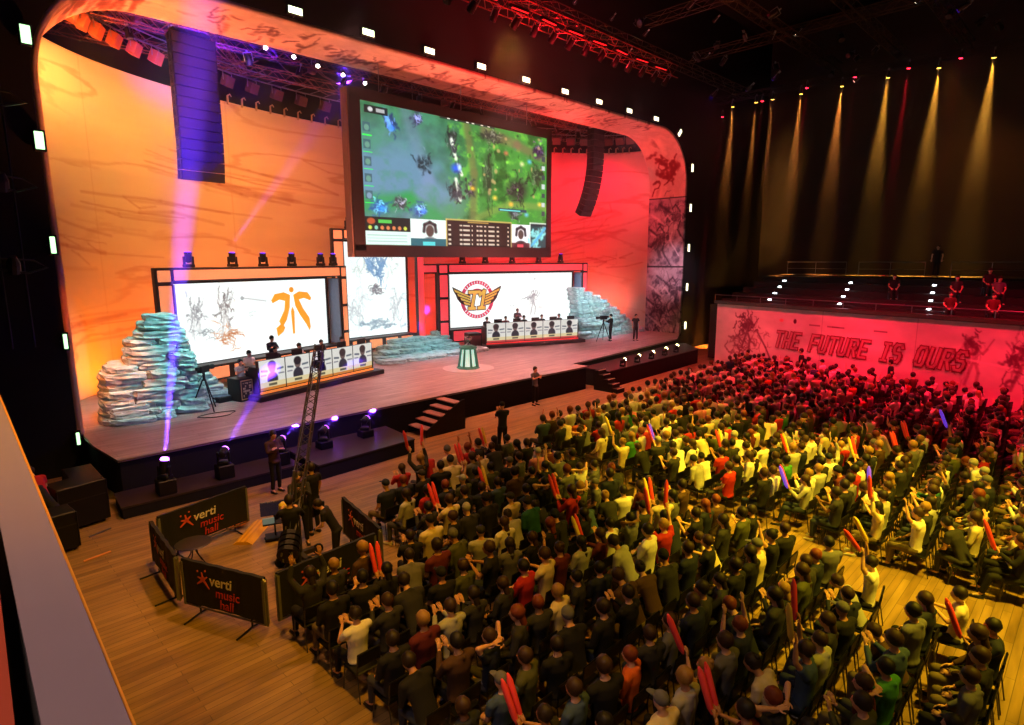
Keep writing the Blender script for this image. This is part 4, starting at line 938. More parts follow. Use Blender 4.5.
# ================================================================ FOREGROUND RAIL
fr_ = empty('front_rail', (.24, 0, 0), 0, 'broad grey balustrade top with a golden lit edge in the near corner', 'railing')
def slantbox(x0a, x1a, x0b, x1b, ya, yb, z0, z1): 
    return MB().add([(x0a, ya, z0), (x1a, ya, z0), (x1b, yb, z0), (x0b, yb, z0), (x0a, ya, z1), (x1a, ya, z1), (x1b, yb, z1), (x0b, yb, z1)], [(3, 2, 1, 0), (4, 5, 6, 7), (0, 1, 5, 4), (1, 2, 6, 5), (2, 3, 7, 6), (3, 0, 4, 7)])
slantbox(.068 - .24, .213 - .24, .26 - .24, .40 - .24, 1.1, 7.4, 5.76, 5.80).build('rail_top', mat('rail_grey', '8a7c88', .55, var=.04), fr_)
slantbox(.206 - .24, .222 - .24, .39 - .24, .415 - .24, 1.1, 7.4, 5.70, 5.79).build('edge_lip', mat('gold_lit_lip', 'e8a030', .4, .2), fr_)  # golden light on the lip is put into its base colour
slantbox(.18 - .24, .20 - .24, .34 - .24, .37 - .24, 1.1, 7.4, 4.6, 5.75).build('panel', BLK, fr_)
slantbox(-.9 - .24, .07 - .24, -.9 - .24, .27 - .24, .6, 7.4, 5.60, 5.70).build('inner_dark_slab', BLKM, fr_)  # black slab added for the dark gap, hides the floor below
ir = slantbox(-.5, .018, -.5, .15, 1.1, 4.0, 5.77, 5.80).build('inner_rail', mat('inner_orange_lit', 'b0482c', .5, var=.05)); tag(ir, 'inner rail strip coloured by orange red light beside the broad grey balustrade', 'rail')  # orange light on the strip is put into its base colour
# ================================================================ LEFT SIDE GEAR
r = empty('lighting_ladder', (1.75, 21.6, 4.4), 0, 'black hanging ladder with three yoked lamps on the left dark wall', 'ladder')
MB().tube([(0, 0, 0), (0, 0, 12)], .03, 5).tube([(.5, 0, 0), (.5, 0, 12)], .03, 5).build('uprights', mat('dim_steel', '4a5048', .4, .8), r)
for k, z in enumerate((2.2, 4.4, 6.6)):
    h = empty('lamp', (.25, -.2, z)); h.parent = r
    MB().tube([(-.35, 0, .3), (.45, 0, .25), (.75, 0, .05), (.3, 0, -.1), (-.3, 0, 0)], .03, 5).build('yoke', mat('dim_steel', '4a5048', .4, .8), h)
    MB().lathe([(.08, .3), (.16, .1), (.17, -.2)], (0, 0, .1), 10, Matrix.Rotation(.6, 3, 'X')).build('can', BLK, h)
def case(loc, d, rz, label, m=BLK):
    r = empty('flight_case', loc, rz, label, 'case')
    MB().box((0, 0, d[2] / 2 + .08), d, None, .02).build('body', m, r)
    e = MB()
    for sx in (-1, 1):
        for sy in (-1, 1): e.tube([(sx * d[0] / 2, sy * d[1] / 2, .1), (sx * d[0] / 2, sy * d[1] / 2, d[2] + .06)], .018, 5)
    e.box((0, 0, d[2] * .65 + .08), (d[0] + .01, d[1] + .01, .03)).build('edging', mat('case_edge', '3a3a40', .4, .8), r)
    for sx in (-1, 1):
        for sy in (-1, 1): MB().ell((sx * d[0] * .4, sy * d[1] * .35, .045), (.045, .045, .045), None, 8, 6).build('caster', BLK, r)
case((2.35, 18.5, 0), (1.1, .8, 1.1), .2, 'tall black flight case beside the left end of the stage')
case((1.55, 17.1, 0), (1.0, .7, .9), .1, 'black flight case on the floor below the left dark wall')
case((2.7, 19.9, 0), (.7, 1.4, .9), 0, 'long black flight case tucked against the stage side')
case((.7, 16.2, 0), (.9, .9, 1.4), .0, 'tallest black flight case beside the near end of the left wall')
pk = MB().tube([(0, 0, .02), (.55, .12, .02)], .025, 6).build('wooden_batten', mat('batten_orange', 'd8905a', .5), loc=(2.0, 16.0, 0)); tag(pk, 'pale orange batten lying on the floor by the cases', 'batten')
pk = MB().tube([(0, 0, .02), (.5, .2, .02)], .02, 6).build('steel_tube', STEEL, loc=(2.35, 17.4, 0)); tag(pk, 'short steel tube lying beside the tall flight case', 'tube')
# ================================================================ PEOPLE
SKIN = [mat('skin_light', 'd8a484', .6, var=.06), mat('skin_tan', 'b88462', .6, var=.06), mat('skin_brown', '7a523a', .6, var=.06)]
EYEM = mat('eye_dark', '1a1210', .3)
HAIRS = {'black': mat('hair_black', '14100e', .6, var=.4, scale=30, bump=.4), 'brown': mat('hair_brown', '3c2616', .6, var=.4, scale=30, bump=.4), 'dark': mat('hair_dark', '24180f', .6, var=.4, scale=30, bump=.4), 'blond': mat('hair_blond', 'a0783c', .6, var=.3, scale=30, bump=.4), 'auburn': mat('hair_auburn', '7a3618', .6, var=.3, scale=30, bump=.4)}
TOPS = {}
for n_, h_ in (('black', '101012'), ('charcoal', '2a2a2e'), ('navy', '182038'), ('white', 'e8e4dc'), ('pale grey', 'a8a8a4'), ('grey', '66666a'), ('red', 'b01c24'), ('maroon', '5c1620'), ('olive', '4a4e2a'), ('teal', '1e5a58'), ('cream', 'd8c8a0'), ('green', '3c8a3c'), ('brown', '4a3020'), ('orange', 'd06020'), ('pink', 'd88098'), ('denim blue', '3a5070')):
    TOPS[n_] = mat('cloth_' + n_.replace(' ', '_'), h_, .85, var=.18, scale=14, bump=.25)
TRS = [mat('trouser_' + n_, h_, .85, var=.2, scale=14, bump=.25) for n_, h_ in (('black', '121214'), ('denim', '27324a'), ('khaki', '6a5c42'), ('grey', '3c3c40'))]
SHOE = mat('shoe_dark', '1c1a1a', .5); SHOEW = mat('shoe_pale', 'b0aca4', .5)
DG = None
def remeshed(mb, vox, it=2, dec=None, name='m'):
    me = mb.mesh(name, []); o = bpy.data.objects.new('tmp', me); C.objects.link(o)
    m = o.modifiers.new('r', 'REMESH'); m.mode = 'VOXEL'; m.voxel_size = vox; m.use_smooth_shade = True
    if it: q = o.modifiers.new('s', 'SMOOTH'); q.iterations = it; q.factor = .5
    if dec: q = o.modifiers.new('d', 'DECIMATE'); q.ratio = dec
    bpy.context.view_layer.update(); r = bpy.data.meshes.new_from_object(o.evaluated_get(bpy.context.evaluated_depsgraph_get()))
    bpy.data.objects.remove(o); r.name = name; return r
def mesh_vf(me): return [tuple(v.co) for v in me.vertices], [tuple(p.vertices) for p in me.polygons]
def hand(mb, wrist, dirv, palm_n, side, curl=.5):
    """palm, four unequal bent fingers and a side thumb"""
    d = Vector(dirv).normalized(); n = Vector(palm_n); n = (n - d * n.dot(d)).normalized(); s_ = d.cross(n) * side; w_ = Vector(wrist)
    R = Matrix((s_, n, d)).transposed()
    mb.ell(w_ + d * .045, (.040, .016, .055), R, 8, 6)
    for k, L_ in enumerate((.068, .078, .074, .058)):
        b = w_ + d * .078 + s_ * (.030 - .020 * k); a1 = d * math.cos(curl * .5) + n * math.sin(curl * .5); a2 = d * math.cos(curl * 1.4) + n * math.sin(curl * 1.4)
        mb.tube([b, b + a1 * L_ * .5, b + a1 * L_ * .5 + a2 * L_ * .5], [.0095, .009, .0075], 5, round_=True)
    b = w_ + d * .02 + s_ * .03; t1 = (s_ * .8 + d * .6 + n * .2).normalized()
    mb.tube([b, b + t1 * .035, b + t1 * .035 + (d * .8 + s_ * .35 + n * .3).normalized() * .03], [.012, .0105, .009], 5, round_=True)
POSES = {  # elbow, wrist (right side, +x); left mirrored unless given; values relative to torso space; hand direction
    'hands resting on the lap': dict(e=(.25, .02, .80), w=(.13, .24, .63), hd=(-.4, 1, -.2)),
    'hands held together': dict(e=(.25, .12, .86), w=(.05, .34, .98), hd=(-.1, .5, 1)),
    'both arms raised': dict(e=(.31, .10, 1.26), w=(.25, .12, 1.50), hd=(0, 0, 1)),
    'one arm raised': dict(e=(.25, .02, .80), w=(.13, .24, .63), hd=(-.4, 1, -.2), e2=(.30, .12, 1.24), w2=(.22, .20, 1.48), hd2=(0, .1, 1)),
    'arms folded': dict(e=(.26, .05, .84), w=(-.06, .20, .88), hd=(-1, .2, 0)),
    'hands behind the head': dict(e=(.36, .02, 1.30), w=(.11, -.12, 1.26), hd=(-.8, -.4, .2)),
    'leaning forward': dict(e=(.24, .12, .82), w=(.06, .30, .80), hd=(-.5, 1, 0), lean=.55),
    'chin on one hand': dict(e=(.2, .2, .82), w=(.08, .16, 1.05), hd=(-.3, -.1, 1), e2=(.25, .02, .80), w2=(.13, .24, .63), hd2=(-.4, 1, -.2), lean=.3),
    'hanging': dict(e=(.26, -.02, .82), w=(.25, .06, .58), hd=(0, .1, -1)),
    'phone': dict(e=(.22, .12, .84), w=(.07, .32, 1.04), hd=(-.2, .4, 1)),
    'crane': dict(e=(.27, .16, .88), w=(.15, .40, .95), hd=(0, 1, .2)),
}
def figure_data(pose, stand=False, hair='short', build=1.0, vox=.02, dec=None, legs=None, sl=False):
    """returns dict part -> mesh ; seated: feet at z 0, hips at .52, facing +Y"""
    P = POSES[pose]; lean = P.get('lean', 0); dz = .45 if stand else 0.0; hipy = 0
    hz = .52 + dz
    def T(p):  # torso space -> body space, leaning about the hip
        v = Vector(p); v.z += dz; o = Vector((0, 0, hz)); q = v - o; return o + Matrix.Rotation(-lean, 3, 'X') @ q
    body = MB(); W = build
    tor = [T((0, 0, .50)), T((0, -.01, .62)), T((0, -.02, .78)), T((0, -.03, .95)), T((0, -.03, 1.07))]
    def torso(mb, r):
        mb.tube([tor[0] - Vector((0, 0, .02))] + tor[1:] + [T((0, -.025, 1.13))], [(q_ * W + r) for q_ in (.158, .148, .146, .172, .150, .075)], 16, round_=False, sq=.68)
        mb.ell(tor[0], (.165 * W + r, .125 * W + r, .09), None, 14, 8)
        for s in (-1, 1): mb.tube([T((s * .05, -.03, 1.06)), T((s * .185 * W, -.03, 1.045))], [.065 + r, .062 + r], 10, round_=True)
    torso(body, -.008)
    body.tube([T((0, -.03, 1.08)), T((0, -.005, 1.20))], [.058, .052], 10)
    hc = T((0, .02, 1.285)); Rl = Matrix.Rotation(-lean * .4, 3, 'X')
    body.ell(hc, (.084, .100, .120), Rl, 14, 10); body.ell(hc + Rl @ Vector((0, .03, -.06)), (.055, .062, .06), Rl, 12, 8)
    body.ell(hc + Rl @ Vector((0, .10, -.02)), (.014, .022, .03), Rl, 8, 6)
    for s in (-1, 1): body.ell(hc + Rl @ Vector((s * .080, .0, -.01)), (.014, .024, .034), Rl, 8, 6)
    arms = []
    for s in (1, -1):
        k = '' if s == 1 else ('2' if 'e2' in P else '')
        if s == -1 and pose == 'arms folded': e = Vector((.26, .05, .86)); wv = Vector((-.05, .16, .93)); hdv = Vector((-1, .2, 0))
        else: e, wv, hdv = Vector(P['e' + k]), Vector(P['w' + k]), Vector(P['hd' + k])
        mi = lambda v: Vector((v.x * s, v.y, v.z))
        sh = T((s * .19 * W, -.03, 1.045)); e_ = T(mi(e)); w_ = T(mi(wv)); hv = Matrix.Rotation(-lean, 3, 'X') @ mi(hdv); arms.append((sh, e_, w_, hv, s))
        body.tube([sh, sh.lerp(e_, .5), e_], [.05, .047, .038], 10, round_=True); body.tube([e_, e_.lerp(w_, .4), w_], [.040, .037, .026], 10, round_=True)
    if stand:
        L = [(Vector((s * .09, 0, hz - .04)), Vector((s * .11, .03, .50)), Vector((s * .12, -.01, .09)), Vector((s * .14, .13, .035))) for s in (1, -1)]
    else:
        q = legs or 0
        L = [(Vector((s * .09, .0, .50)), Vector((s * (.12 + .04 * q), .42, .50)), Vector((s * (.13 + .03 * q), .42 + .12 * q, .09)), Vector((s * (.15 + .03 * q), .56 + .12 * q, .035))) for s in (1, -1)]
    for a, k, an, to in L:
        body.tube([a, a.lerp(k, .5), k], [.085, .075, .055], 10, round_=True); body.tube([k, k.lerp(an, .35), an], [.056, .055, .035], 10, round_=True); body.tube([an, to], [.035, .03], 8, round_=True)
    bm_ = remeshed(body, vox, 2, dec, 'person'); v, f = mesh_vf(bm_); hm = MB(); hm.v = v; hm.f = f; hm.m = [0] * len(f)
    if vox < .03:
        for sh, e_, w_, hv, s in arms: hand(hm, w_, hv, (-s * .6, 0, -.8) if abs(Vector(hv).normalized().z) < .7 else (0, 1, 0), s)
        hm.mi(1)
        for s in (-1, 1): hm.ell(hc + Rl @ Vector((s * .03, .083, .012)), (.010, .007, .006), Rl, 8, 6)
        hm.box(hc + Rl @ Vector((0, .094, -.062)), (.036, .008, .006), Rl); hm.mi(0)
    out = {'person': hm.mesh('person', [SKIN[0], EYEM], True)}
    sleeve = sl or hair in ('long', 'beanie') or pose in ('arms folded', 'crane')
    t = MB(); torso(t, .014)
    for sh, e_, w_, hv, s in arms:
        if sleeve: t.tube([sh, sh.lerp(e_, .5), e_], [.068, .062, .054], 10, round_=True); t.tube([e_, e_.lerp(w_, .5), e_.lerp(w_, .93)], [.054, .048, .038], 10)
        else: m_ = sh.lerp(e_, .62); t.tube([sh, sh.lerp(e_, .3), m_], [.068, .066, .062], 10)
    if sleeve and (sl or hair == 'long'): t.tube([T((-.06, -.09, 1.10)), T((0, -.13, 1.12)), T((.06, -.09, 1.10))], [.03, .04, .03], 8, round_=True)
    out['shirt'] = remeshed(t, vox, 1, dec, 'shirt')
    t = MB(); t.ell(tor[0] + Vector((0, 0, .0)), (.178 * W, .135 * W, .10), None, 14, 8)
    for a, k, an, to in L:
        t.tube([a, a.lerp(k, .5), k], [.102, .088, .070], 10, round_=True); t.tube([k, k.lerp(an, .4), k.lerp(an, .93)], [.070, .062, .052], 10)
    out['trousers'] = remeshed(t, vox, 1, dec, 'trousers')
    for qi, (a, k, an, to) in enumerate(L): t = MB(); t.tube([an + Vector((0, -.03, -.045)), to.lerp(an, .5) + Vector((0, 0, -.02)), to], [.045, .048, .036], 8, round_=True, sq=.8); t.box((an + to) / 2 + Vector((0, -.01, -.045)), (.085, .24, .02), None, .008); out['shoe%d' % qi] = t.mesh('shoe', [SHOE], True)
    t = MB(); st_ = random.getstate(); random.seed(len(pose) + len(hair))
    if hair == 'short': t.ell(hc + Rl @ Vector((0, -.022, .032)), (.100, .113, .118), Rl, 14, 10, .05)
    elif hair == 'long':
        t.ell(hc + Rl @ Vector((0, -.022, .03)), (.102, .114, .118), Rl, 14, 10, .04); t.tube([hc + Rl @ Vector((0, -.05, .03)), hc + Rl @ Vector((0, -.085, -.08)), hc + Rl @ Vector((0, -.13, -.20)), hc + Rl @ Vector((0, -.14, -.31))], [.062, .058, .050, .028], 12, round_=True)
    elif hair == 'bun': t.ell(hc + Rl @ Vector((0, -.022, .03)), (.095, .110, .114), Rl, 14, 10, .03); t.ell(hc + Rl @ Vector((0, -.09, .10)), (.045, .045, .042), Rl, 10, 8, .05)
    elif hair == 'cap':
        t.ell(hc + Rl @ Vector((0, -.012, .045)), (.094, .108, .095), Rl, 14, 10); t.tube([hc + Rl @ Vector((0, .06, .05)), hc + Rl @ Vector((0, .17, .035))], [.07, .05], 10, round_=True, sq=.15)
    elif hair == 'beanie': t.ell(hc + Rl @ Vector((0, -.018, .04)), (.094, .108, .112), Rl, 14, 10, .01); t.lathe([(.088, 0), (.098, .01), (.098, .05), (.09, .06)], hc + Rl @ Vector((0, -.018, .012)), 16, Rl)
    random.setstate(st_)
    out['hair'] = t.mesh('hair', [HAIRS['brown']], True)
    out['hands'] = [(a[2], a[3]) for a in arms]
    return out
def bmesh_assign(me, ms):
    me.materials.clear()
    for m in ms: me.materials.append(m)
def make_person(D, loc=(0, 0, 0)):
    p = link('person', D['person'], None, loc)
    for k, nm_ in (('shirt', 'shirt'), ('trousers', 'trousers'), ('shoe0', 'shoe'), ('shoe1', 'shoe'), ('hair', 'hair')):
        if k in D and D[k] is not None: 
            if not D[k].materials: D[k].materials.append(BLK)
            link(nm_, D[k], p)
    return p
def dress(p, skin, top, trs, hair, shoe, hat=None):
    def setm(o, m, i=0): o.material_slots[i].link = 'OBJECT'; o.material_slots[i].material = m
    setm(p, skin)
    for c in p.children:
        n_ = c.name.split('.')[0]
        setm(c, {'shirt': top, 'trousers': trs, 'shoe': shoe, 'hair': hat or hair, 'cap': hat or hair, 'beanie': hat or hair}[n_])
# seated prototypes
proto_list = []
spec = [('hands resting on the lap', 'short', 1.0, 0), ('hands held together', 'short', 1.05, 0), ('leaning forward', 'short', 1.0, 0), ('arms folded', 'short', 1.08, 1), ('hands resting on the lap', 'long', .94, 0), ('both arms raised', 'short', 1.0, 0),
        ('hands held together', 'long', .93, 1), ('one arm raised', 'bun', .93, 0), ('hands behind the head', 'short', 1.0, 1), ('hands resting on the lap', 'cap', 1.06, 1), ('chin on one hand', 'beanie', 1.0, 0), ('both arms raised', 'long', .94, 0), ('leaning forward', 'bun', .95, 0), ('phone', 'short', 1.0, 0)]
for qk, (ps, hr, bd, lg_) in enumerate(spec + [('hands resting on the lap', 'short', 1.06, 1), ('hands held together', 'short', 1.0, 0)]):
    bd *= 1.1; sl_ = qk in (0, 2, 10, 13)
    D = figure_data(ps, False, hr, bd, .02, .55, lg_, sl_); D['low'] = figure_data(ps, False, hr, bd, .034, .45, lg_, sl_); D['pose'] = ps; D['hairstyle'] = hr
    proto_list.append(D)
wts = [18, 6, 10, 7, 13, 2, 7, 4, 3, 7, 5, 2, 4, 6, 8, 6]
# ---- chair
CHM = mat('chair_shell', '101012', .35, .1); CHL = mat('chair_leg', '50505a', .3, .9)
def make_chair():
    r = empty('stackable_chair', (0, 0, 0))
    MB().box((0, .02, .445), (.44, .42, .035), None, .015).build('seat', CHM, r)
    MB().box((0, -.21, .70), (.42, .03, .26), Matrix.Rotation(.15, 3, 'X'), .012).build('backrest', CHM, r)
    for sx in (-1, 1):
        MB().tube([(sx * .20, .20, .43), (sx * .215, .24, .01)], .012, 5).build('leg', CHL, r)
        MB().tube([(sx * .20, -.235, .80), (sx * .20, -.19, .45), (sx * .215, -.27, .01)], .012, 5).build('leg', CHL, r)
    return r
chair_p = make_chair(); cm_ = MB()
for ch in chair_p.children:
    v, f = mesh_vf(ch.data); cm_.mi(0 if 'leg' not in ch.name else 1).add(v, f)
CHAIR_ONE = cm_.mesh('stackable_chair', [CHM, CHL])
# ---- seat plan
def num(n): return od[n - 1] if n <= 20 else {20: 'twenty', 30: 'thirty', 40: 'forty'}[n // 10 * 10] + ('' if n % 10 == 0 else '-' + od[n % 10 - 1])
Rinv = M3.transposed()
def project(p):
    v = Rinv @ (Vector(p) - Vector((0, 0, 6.8))); 
    return (512 + F_PX * v.x / -v.z, 362.5 - F_PX * v.y / -v.z, -v.z) if v.z < 0 else (-999, -999, 1)
seats = []
rr = random.Random(23)
for i in range(17):      # near block: rows parallel to the stage
    y = 13.0 - .88 * i + .1
    for j in range(19):
        x = 12.75 - .56 * j
        if x < (3.9 if y > 5 else 3.5): continue
        if x < 7.35 and y > 9.75: continue
        if x < 8.4 and y > 12.4: continue
        if y < 3.6 and x > 11.35 and rr.random() < .75: continue
        if y < 5.0 and x > 12.2: continue
        seats.append(('near', i + 1, j + 1, x, y, 0))
for i in range(19):      # far block
    y0 = 13.6 - .86 * i
    for j in range(44):
        x = 14.95 + .545 * j; y = y0 + .075 * (x - 15) + (0.0 if i else 0)
        xw = 32.9 + (y + .4) * (4.5 / 18.8)
        if x > xw - 1.2 or y > 15.6: continue
        if y < .3 and x < 15.5: continue
        seats.append(('far', i + 1, j + 1, x, y, -.08 - .012 * j))
vis = []
for s_ in seats:
    px, py, dp = project((s_[3], s_[4], .9))
    if -25 < px < 1050 and 300 < py < 765:
        if s_[0] == 'far' and rr.random() < .05: continue
        if s_[0] == 'near' and rr.random() < .03: continue
        vis.append((dp, s_))
vis.sort(key=lambda t: t[0])
print('CROWD', len(vis), 'near', sum(1 for v in vis if v[1][0] == 'near'))
topn = list(TOPS); tw_near = [34, 22, 9, 6, 4, 9, 3, 5, 10, 2, 8, 1, 7, 2, 1, 3]; tw_far = [18, 8, 5, 26, 12, 7, 7, 3, 5, 2, 16, 3, 3, 3, 2, 3]
hn = list(HAIRS); hw = [20, 38, 26, 7, 9]
STX = mat('inflated_stick_red', 'ff5058', .35, var=.05); STY = mat('inflated_stick_yellow', 'ffe060', .35, var=.05); STP = mat('glow_stick_violet', '8060ff', .3, emit='7040ff', es=.55)
stick = MB().tube([(0, 0, 0), (0, 0, .08), (0, 0, .5), (0, 0, .58)], [.02, .045, .045, .02], 8, round_=True).mesh('inflated_stick', [STX], True)
low_acc = {}
N_IND = 300; chair_used = False; chair_meshes = []; used_proto = {}
near_n = {}
for rank, (dp, (blk, row, seat, x, y, a)) in enumerate(vis):
    D = rr.choices(proto_list, wts)[0]
    tn = rr.choices(topn, tw_near if blk == 'near' else tw_far)[0]; hh_ = rr.choices(hn, hw)[0]; sk = rr.choices([0, 1, 2], [70, 24, 6])[0]
    tr_m = rr.choice(TRS); sh = rr.choice([SHOE, SHOE, SHOEW]); ang = a + rr.gauss(0, .24); sc_ = rr.uniform(.96, 1.09); hat = None
    if D['hairstyle'] in ('cap', 'beanie'): hat = TOPS[rr.choice(['black', 'grey', 'charcoal', 'navy', 'pale grey'])]
    xx, yy = x + rr.gauss(0, .035), y + rr.gauss(0, .05)
    where = f"{'near' if blk == 'near' else 'far'} block {num(row)} row, {num(seat)} from aisle"
    if rank < N_IND:
        key = id(D)
        p = make_person(D) ; p.location = (xx, yy, 0); p.rotation_euler = (0, 0, ang); p.scale = (sc_, sc_, sc_)
        dress(p, SKIN[sk], TOPS[tn], tr_m, HAIRS[hh_], sh, hat)
        for c_ in p.children:
            if c_.name.startswith('hair') and hat is not None: c_.name = D['hairstyle']
        hd_ = {'cap': 'in a cap', 'beanie': 'in a beanie', 'short': f'{hh_} hair', 'long': f'long {hh_} hair', 'bun': f'{hh_} bun'}[D['hairstyle']]
        tag(p, f'person in {tn} top, {hd_}, {where}', 'person', f'seated spectators in the {blk} block')
        # chair
        if rank < 110:
            ch = chair_p if not chair_used else copy_tree(chair_p); chair_used = True
        else: ch = link('stackable_chair', CHAIR_ONE)
        ch.location = (x, y - .02, 0); ch.rotation_euler = (0, 0, a)
        tag(ch, f'black stackable chair in the {blk} block, {num(row)} row, {num(seat)} from aisle', 'chair', f'chairs in the {blk} block')
        if D['pose'] in ('both arms raised', 'hands held together', 'one arm raised') and rr.random() < .34:
            for q, (wv, hv) in enumerate(D['hands']):
                if D['pose'] == 'one arm raised' and q == 0: continue
                o = link('inflated_stick', stick); M_ = Matrix.Rotation(ang, 3, 'Z'); o.location = Vector((xx, yy, 0)) + M_ @ (Vector(wv) * sc_ + Vector((0, .06, .03)))
                dv = M_ @ (Vector((wv.x * .6, .35 if D['pose'] != 'both arms raised' else .1, .9))); o.rotation_euler = rot_to(dv).to_euler()
                o.material_slots[0].link = 'OBJECT'; mk = rr.choices([STX, STY, STP], [14, 4, 1])[0]; o.material_slots[0].material = mk
                cn = {STX.name: 'red', STY.name: 'yellow', STP.name: 'violet'}[mk.name]
                tag(o, f'{cn} inflated cheering stick in a {("right", "left")[q]} hand, {where}', 'cheering stick', 'inflated cheering sticks')
    else:
        cs, sn = math.cos(ang) * sc_, math.sin(ang) * sc_
        for k, m_ in (('person', SKIN[sk]), ('shirt', TOPS[tn]), ('trousers', tr_m), ('hair', hat or HAIRS[hh_]), ('shoe0', sh), ('shoe1', sh)):
            me = D['low'][k]
            if 'np' not in D: D['np'] = {}
            if k not in D['np']:
                v = np.empty(len(me.vertices) * 3); me.vertices.foreach_get('co', v); me.calc_loop_triangles(); t = np.empty(len(me.loop_triangles) * 3, np.int32); me.loop_triangles.foreach_get('vertices', t); D['np'][k] = (v.reshape(-1, 3), t.reshape(-1, 3))
            v, t = D['np'][k]; v2 = np.stack([v[:, 0] * cs - v[:, 1] * sn + xx, v[:, 0] * sn + v[:, 1] * cs + yy, v[:, 2] * sc_], 1)
            low_acc.setdefault('mats', []); 
            if m_ not in low_acc['mats']: low_acc['mats'].append(m_)
            low_acc.setdefault('parts', []).append((v2, t, low_acc['mats'].index(m_)))
        chair_meshes.append((x, y - .02, a))
def merge(name, parts, mats):
    V = np.concatenate([p[0] for p in parts]); off = 0; T_ = []; MI = []
    for v, t, mi_ in parts: T_.append(t + off); off += len(v); MI.append(np.full(len(t), mi_, np.int32))
    T_ = np.concatenate(T_); MI = np.concatenate(MI); me = bpy.data.meshes.new(name)
    me.vertices.add(len(V)); me.vertices.foreach_set('co', V.astype(np.float32).ravel()); n = len(T_)
    me.loops.add(n * 3); me.loops.foreach_set('vertex_index', T_.ravel().astype(np.int32)); me.polygons.add(n); me.polygons.foreach_set('loop_start', np.arange(n, dtype=np.int32) * 3); me.polygons.foreach_set('loop_total', np.full(n, 3, np.int32))
    for m in mats: me.materials.append(m)
    me.polygons.foreach_set('material_index', MI); me.polygons.foreach_set('use_smooth', [True] * n); me.update(calc_edges=True); return link(name, me)
if low_acc:
    o = merge('audience_crowd', low_acc['parts'], low_acc['mats']); tag(o, 'dense mass of seated spectators filling the far rows towards the red banner wall', 'crowd', None, 'stuff')
    CHAIR_ONE.calc_loop_triangles(); cvv = np.array([tuple(v.co) for v in CHAIR_ONE.vertices]); ctt = np.array([tuple(t.vertices) for t in CHAIR_ONE.loop_triangles]); cmi = [CHAIR_ONE.polygons[t.polygon_index].material_index for t in CHAIR_ONE.loop_triangles]
    ctt0 = ctt[[i for i, m in enumerate(cmi) if m == 0]]; ctt1 = ctt[[i for i, m in enumerate(cmi) if m == 1]]; parts = []
    for x, y, a in chair_meshes:
        v = np.stack([cvv[:, 0] * math.cos(a) - cvv[:, 1] * math.sin(a) + x, cvv[:, 0] * math.sin(a) + cvv[:, 1] * math.cos(a) + y, cvv[:, 2]], 1); parts.append((v, ctt0, 0)); parts.append((v, ctt1, 1))
    o = merge('crowd_chairs', parts, [CHM, CHL]); tag(o, 'black chairs under the spectators in the far rows towards the banner wall', 'chairs', None, 'stuff')
# ---- standing and single people
SD = {}
def person(loc, rz, pose, hair, top, label, stand=True, hcol='dark', trs=0, sc_=1.0, skin=0, build=1.0, legs=0, group=None):
    k = (pose, hair, stand, build, legs)
    if k not in SD: SD[k] = figure_data(pose, stand, hair, build, .02, .6, legs)
    p = make_person(SD[k]); p.location = loc; p.rotation_euler = (0, 0, rz); p.scale = (sc_,) * 3
    dress(p, SKIN[skin], TOPS[top], TRS[trs], HAIRS[hcol], SHOE, TOPS['black'] if hair in ('cap', 'beanie') else None)
    if hair in ('cap', 'beanie'):
        for c_ in p.children:
            if c_.name.startswith('hair'): c_.name = hair
    return tag(p, label, 'person', group)
PI_ = PI
person((6.95, 17.0, .0), PI + .3, 'arms folded', 'short', 'brown', 'person with folded arms standing below the stage behind the crane, facing the crowd', sc_=1.02, build=1.1)
person((14.3, 14.9, 0), -.4, 'phone', 'cap', 'navy', 'standing person in dark clothes and cap at the head of the aisle')
person((20.3, 18.9, 0), PI, 'hands held together', 'short', 'grey', 'person standing alone against the black stage front between the front and side steps', skin=0)
person((35.35, 23.35, S), PI * .8, 'hanging', 'short', 'black', 'dark clothed person standing upright on the stage near the right edge of the opening')
person((34.15, 24.6, S), .9, 'crane', 'short', 'black', 'dark clothed person standing on the stage before the right rock slope', hcol='black')
person((5.15, 12.0, 0), -.4, 'crane', 'short', 'black', 'crane operator in black leaning at the base of the camera crane', trs=0)
person((5.95, 13.25, 0), PI * .9, 'phone', 'long', 'charcoal', 'person with long hair standing beside the crane post')
person((6.45, 13.6, 0), .3, 'hanging', 'short', 'black', 'person in black standing in the gap of the pen next to the crowd')
person((6.05, 11.7, 0), .9, 'leaning forward', 'short', 'black', 'person in black bent over equipment at the right of the crane base', sc_=.92)
person((1.75, 17.75, 0), 1.2, 'leaning forward', 'short', 'black', 'person dressed in black among the flight cases by the left wall', sc_=.95)
person((1.65, 18.3, 0), .4, 'leaning forward', 'short', 'red', 'crouched red lit person beside the tall flight case')  # red light on the person is put into the top colour
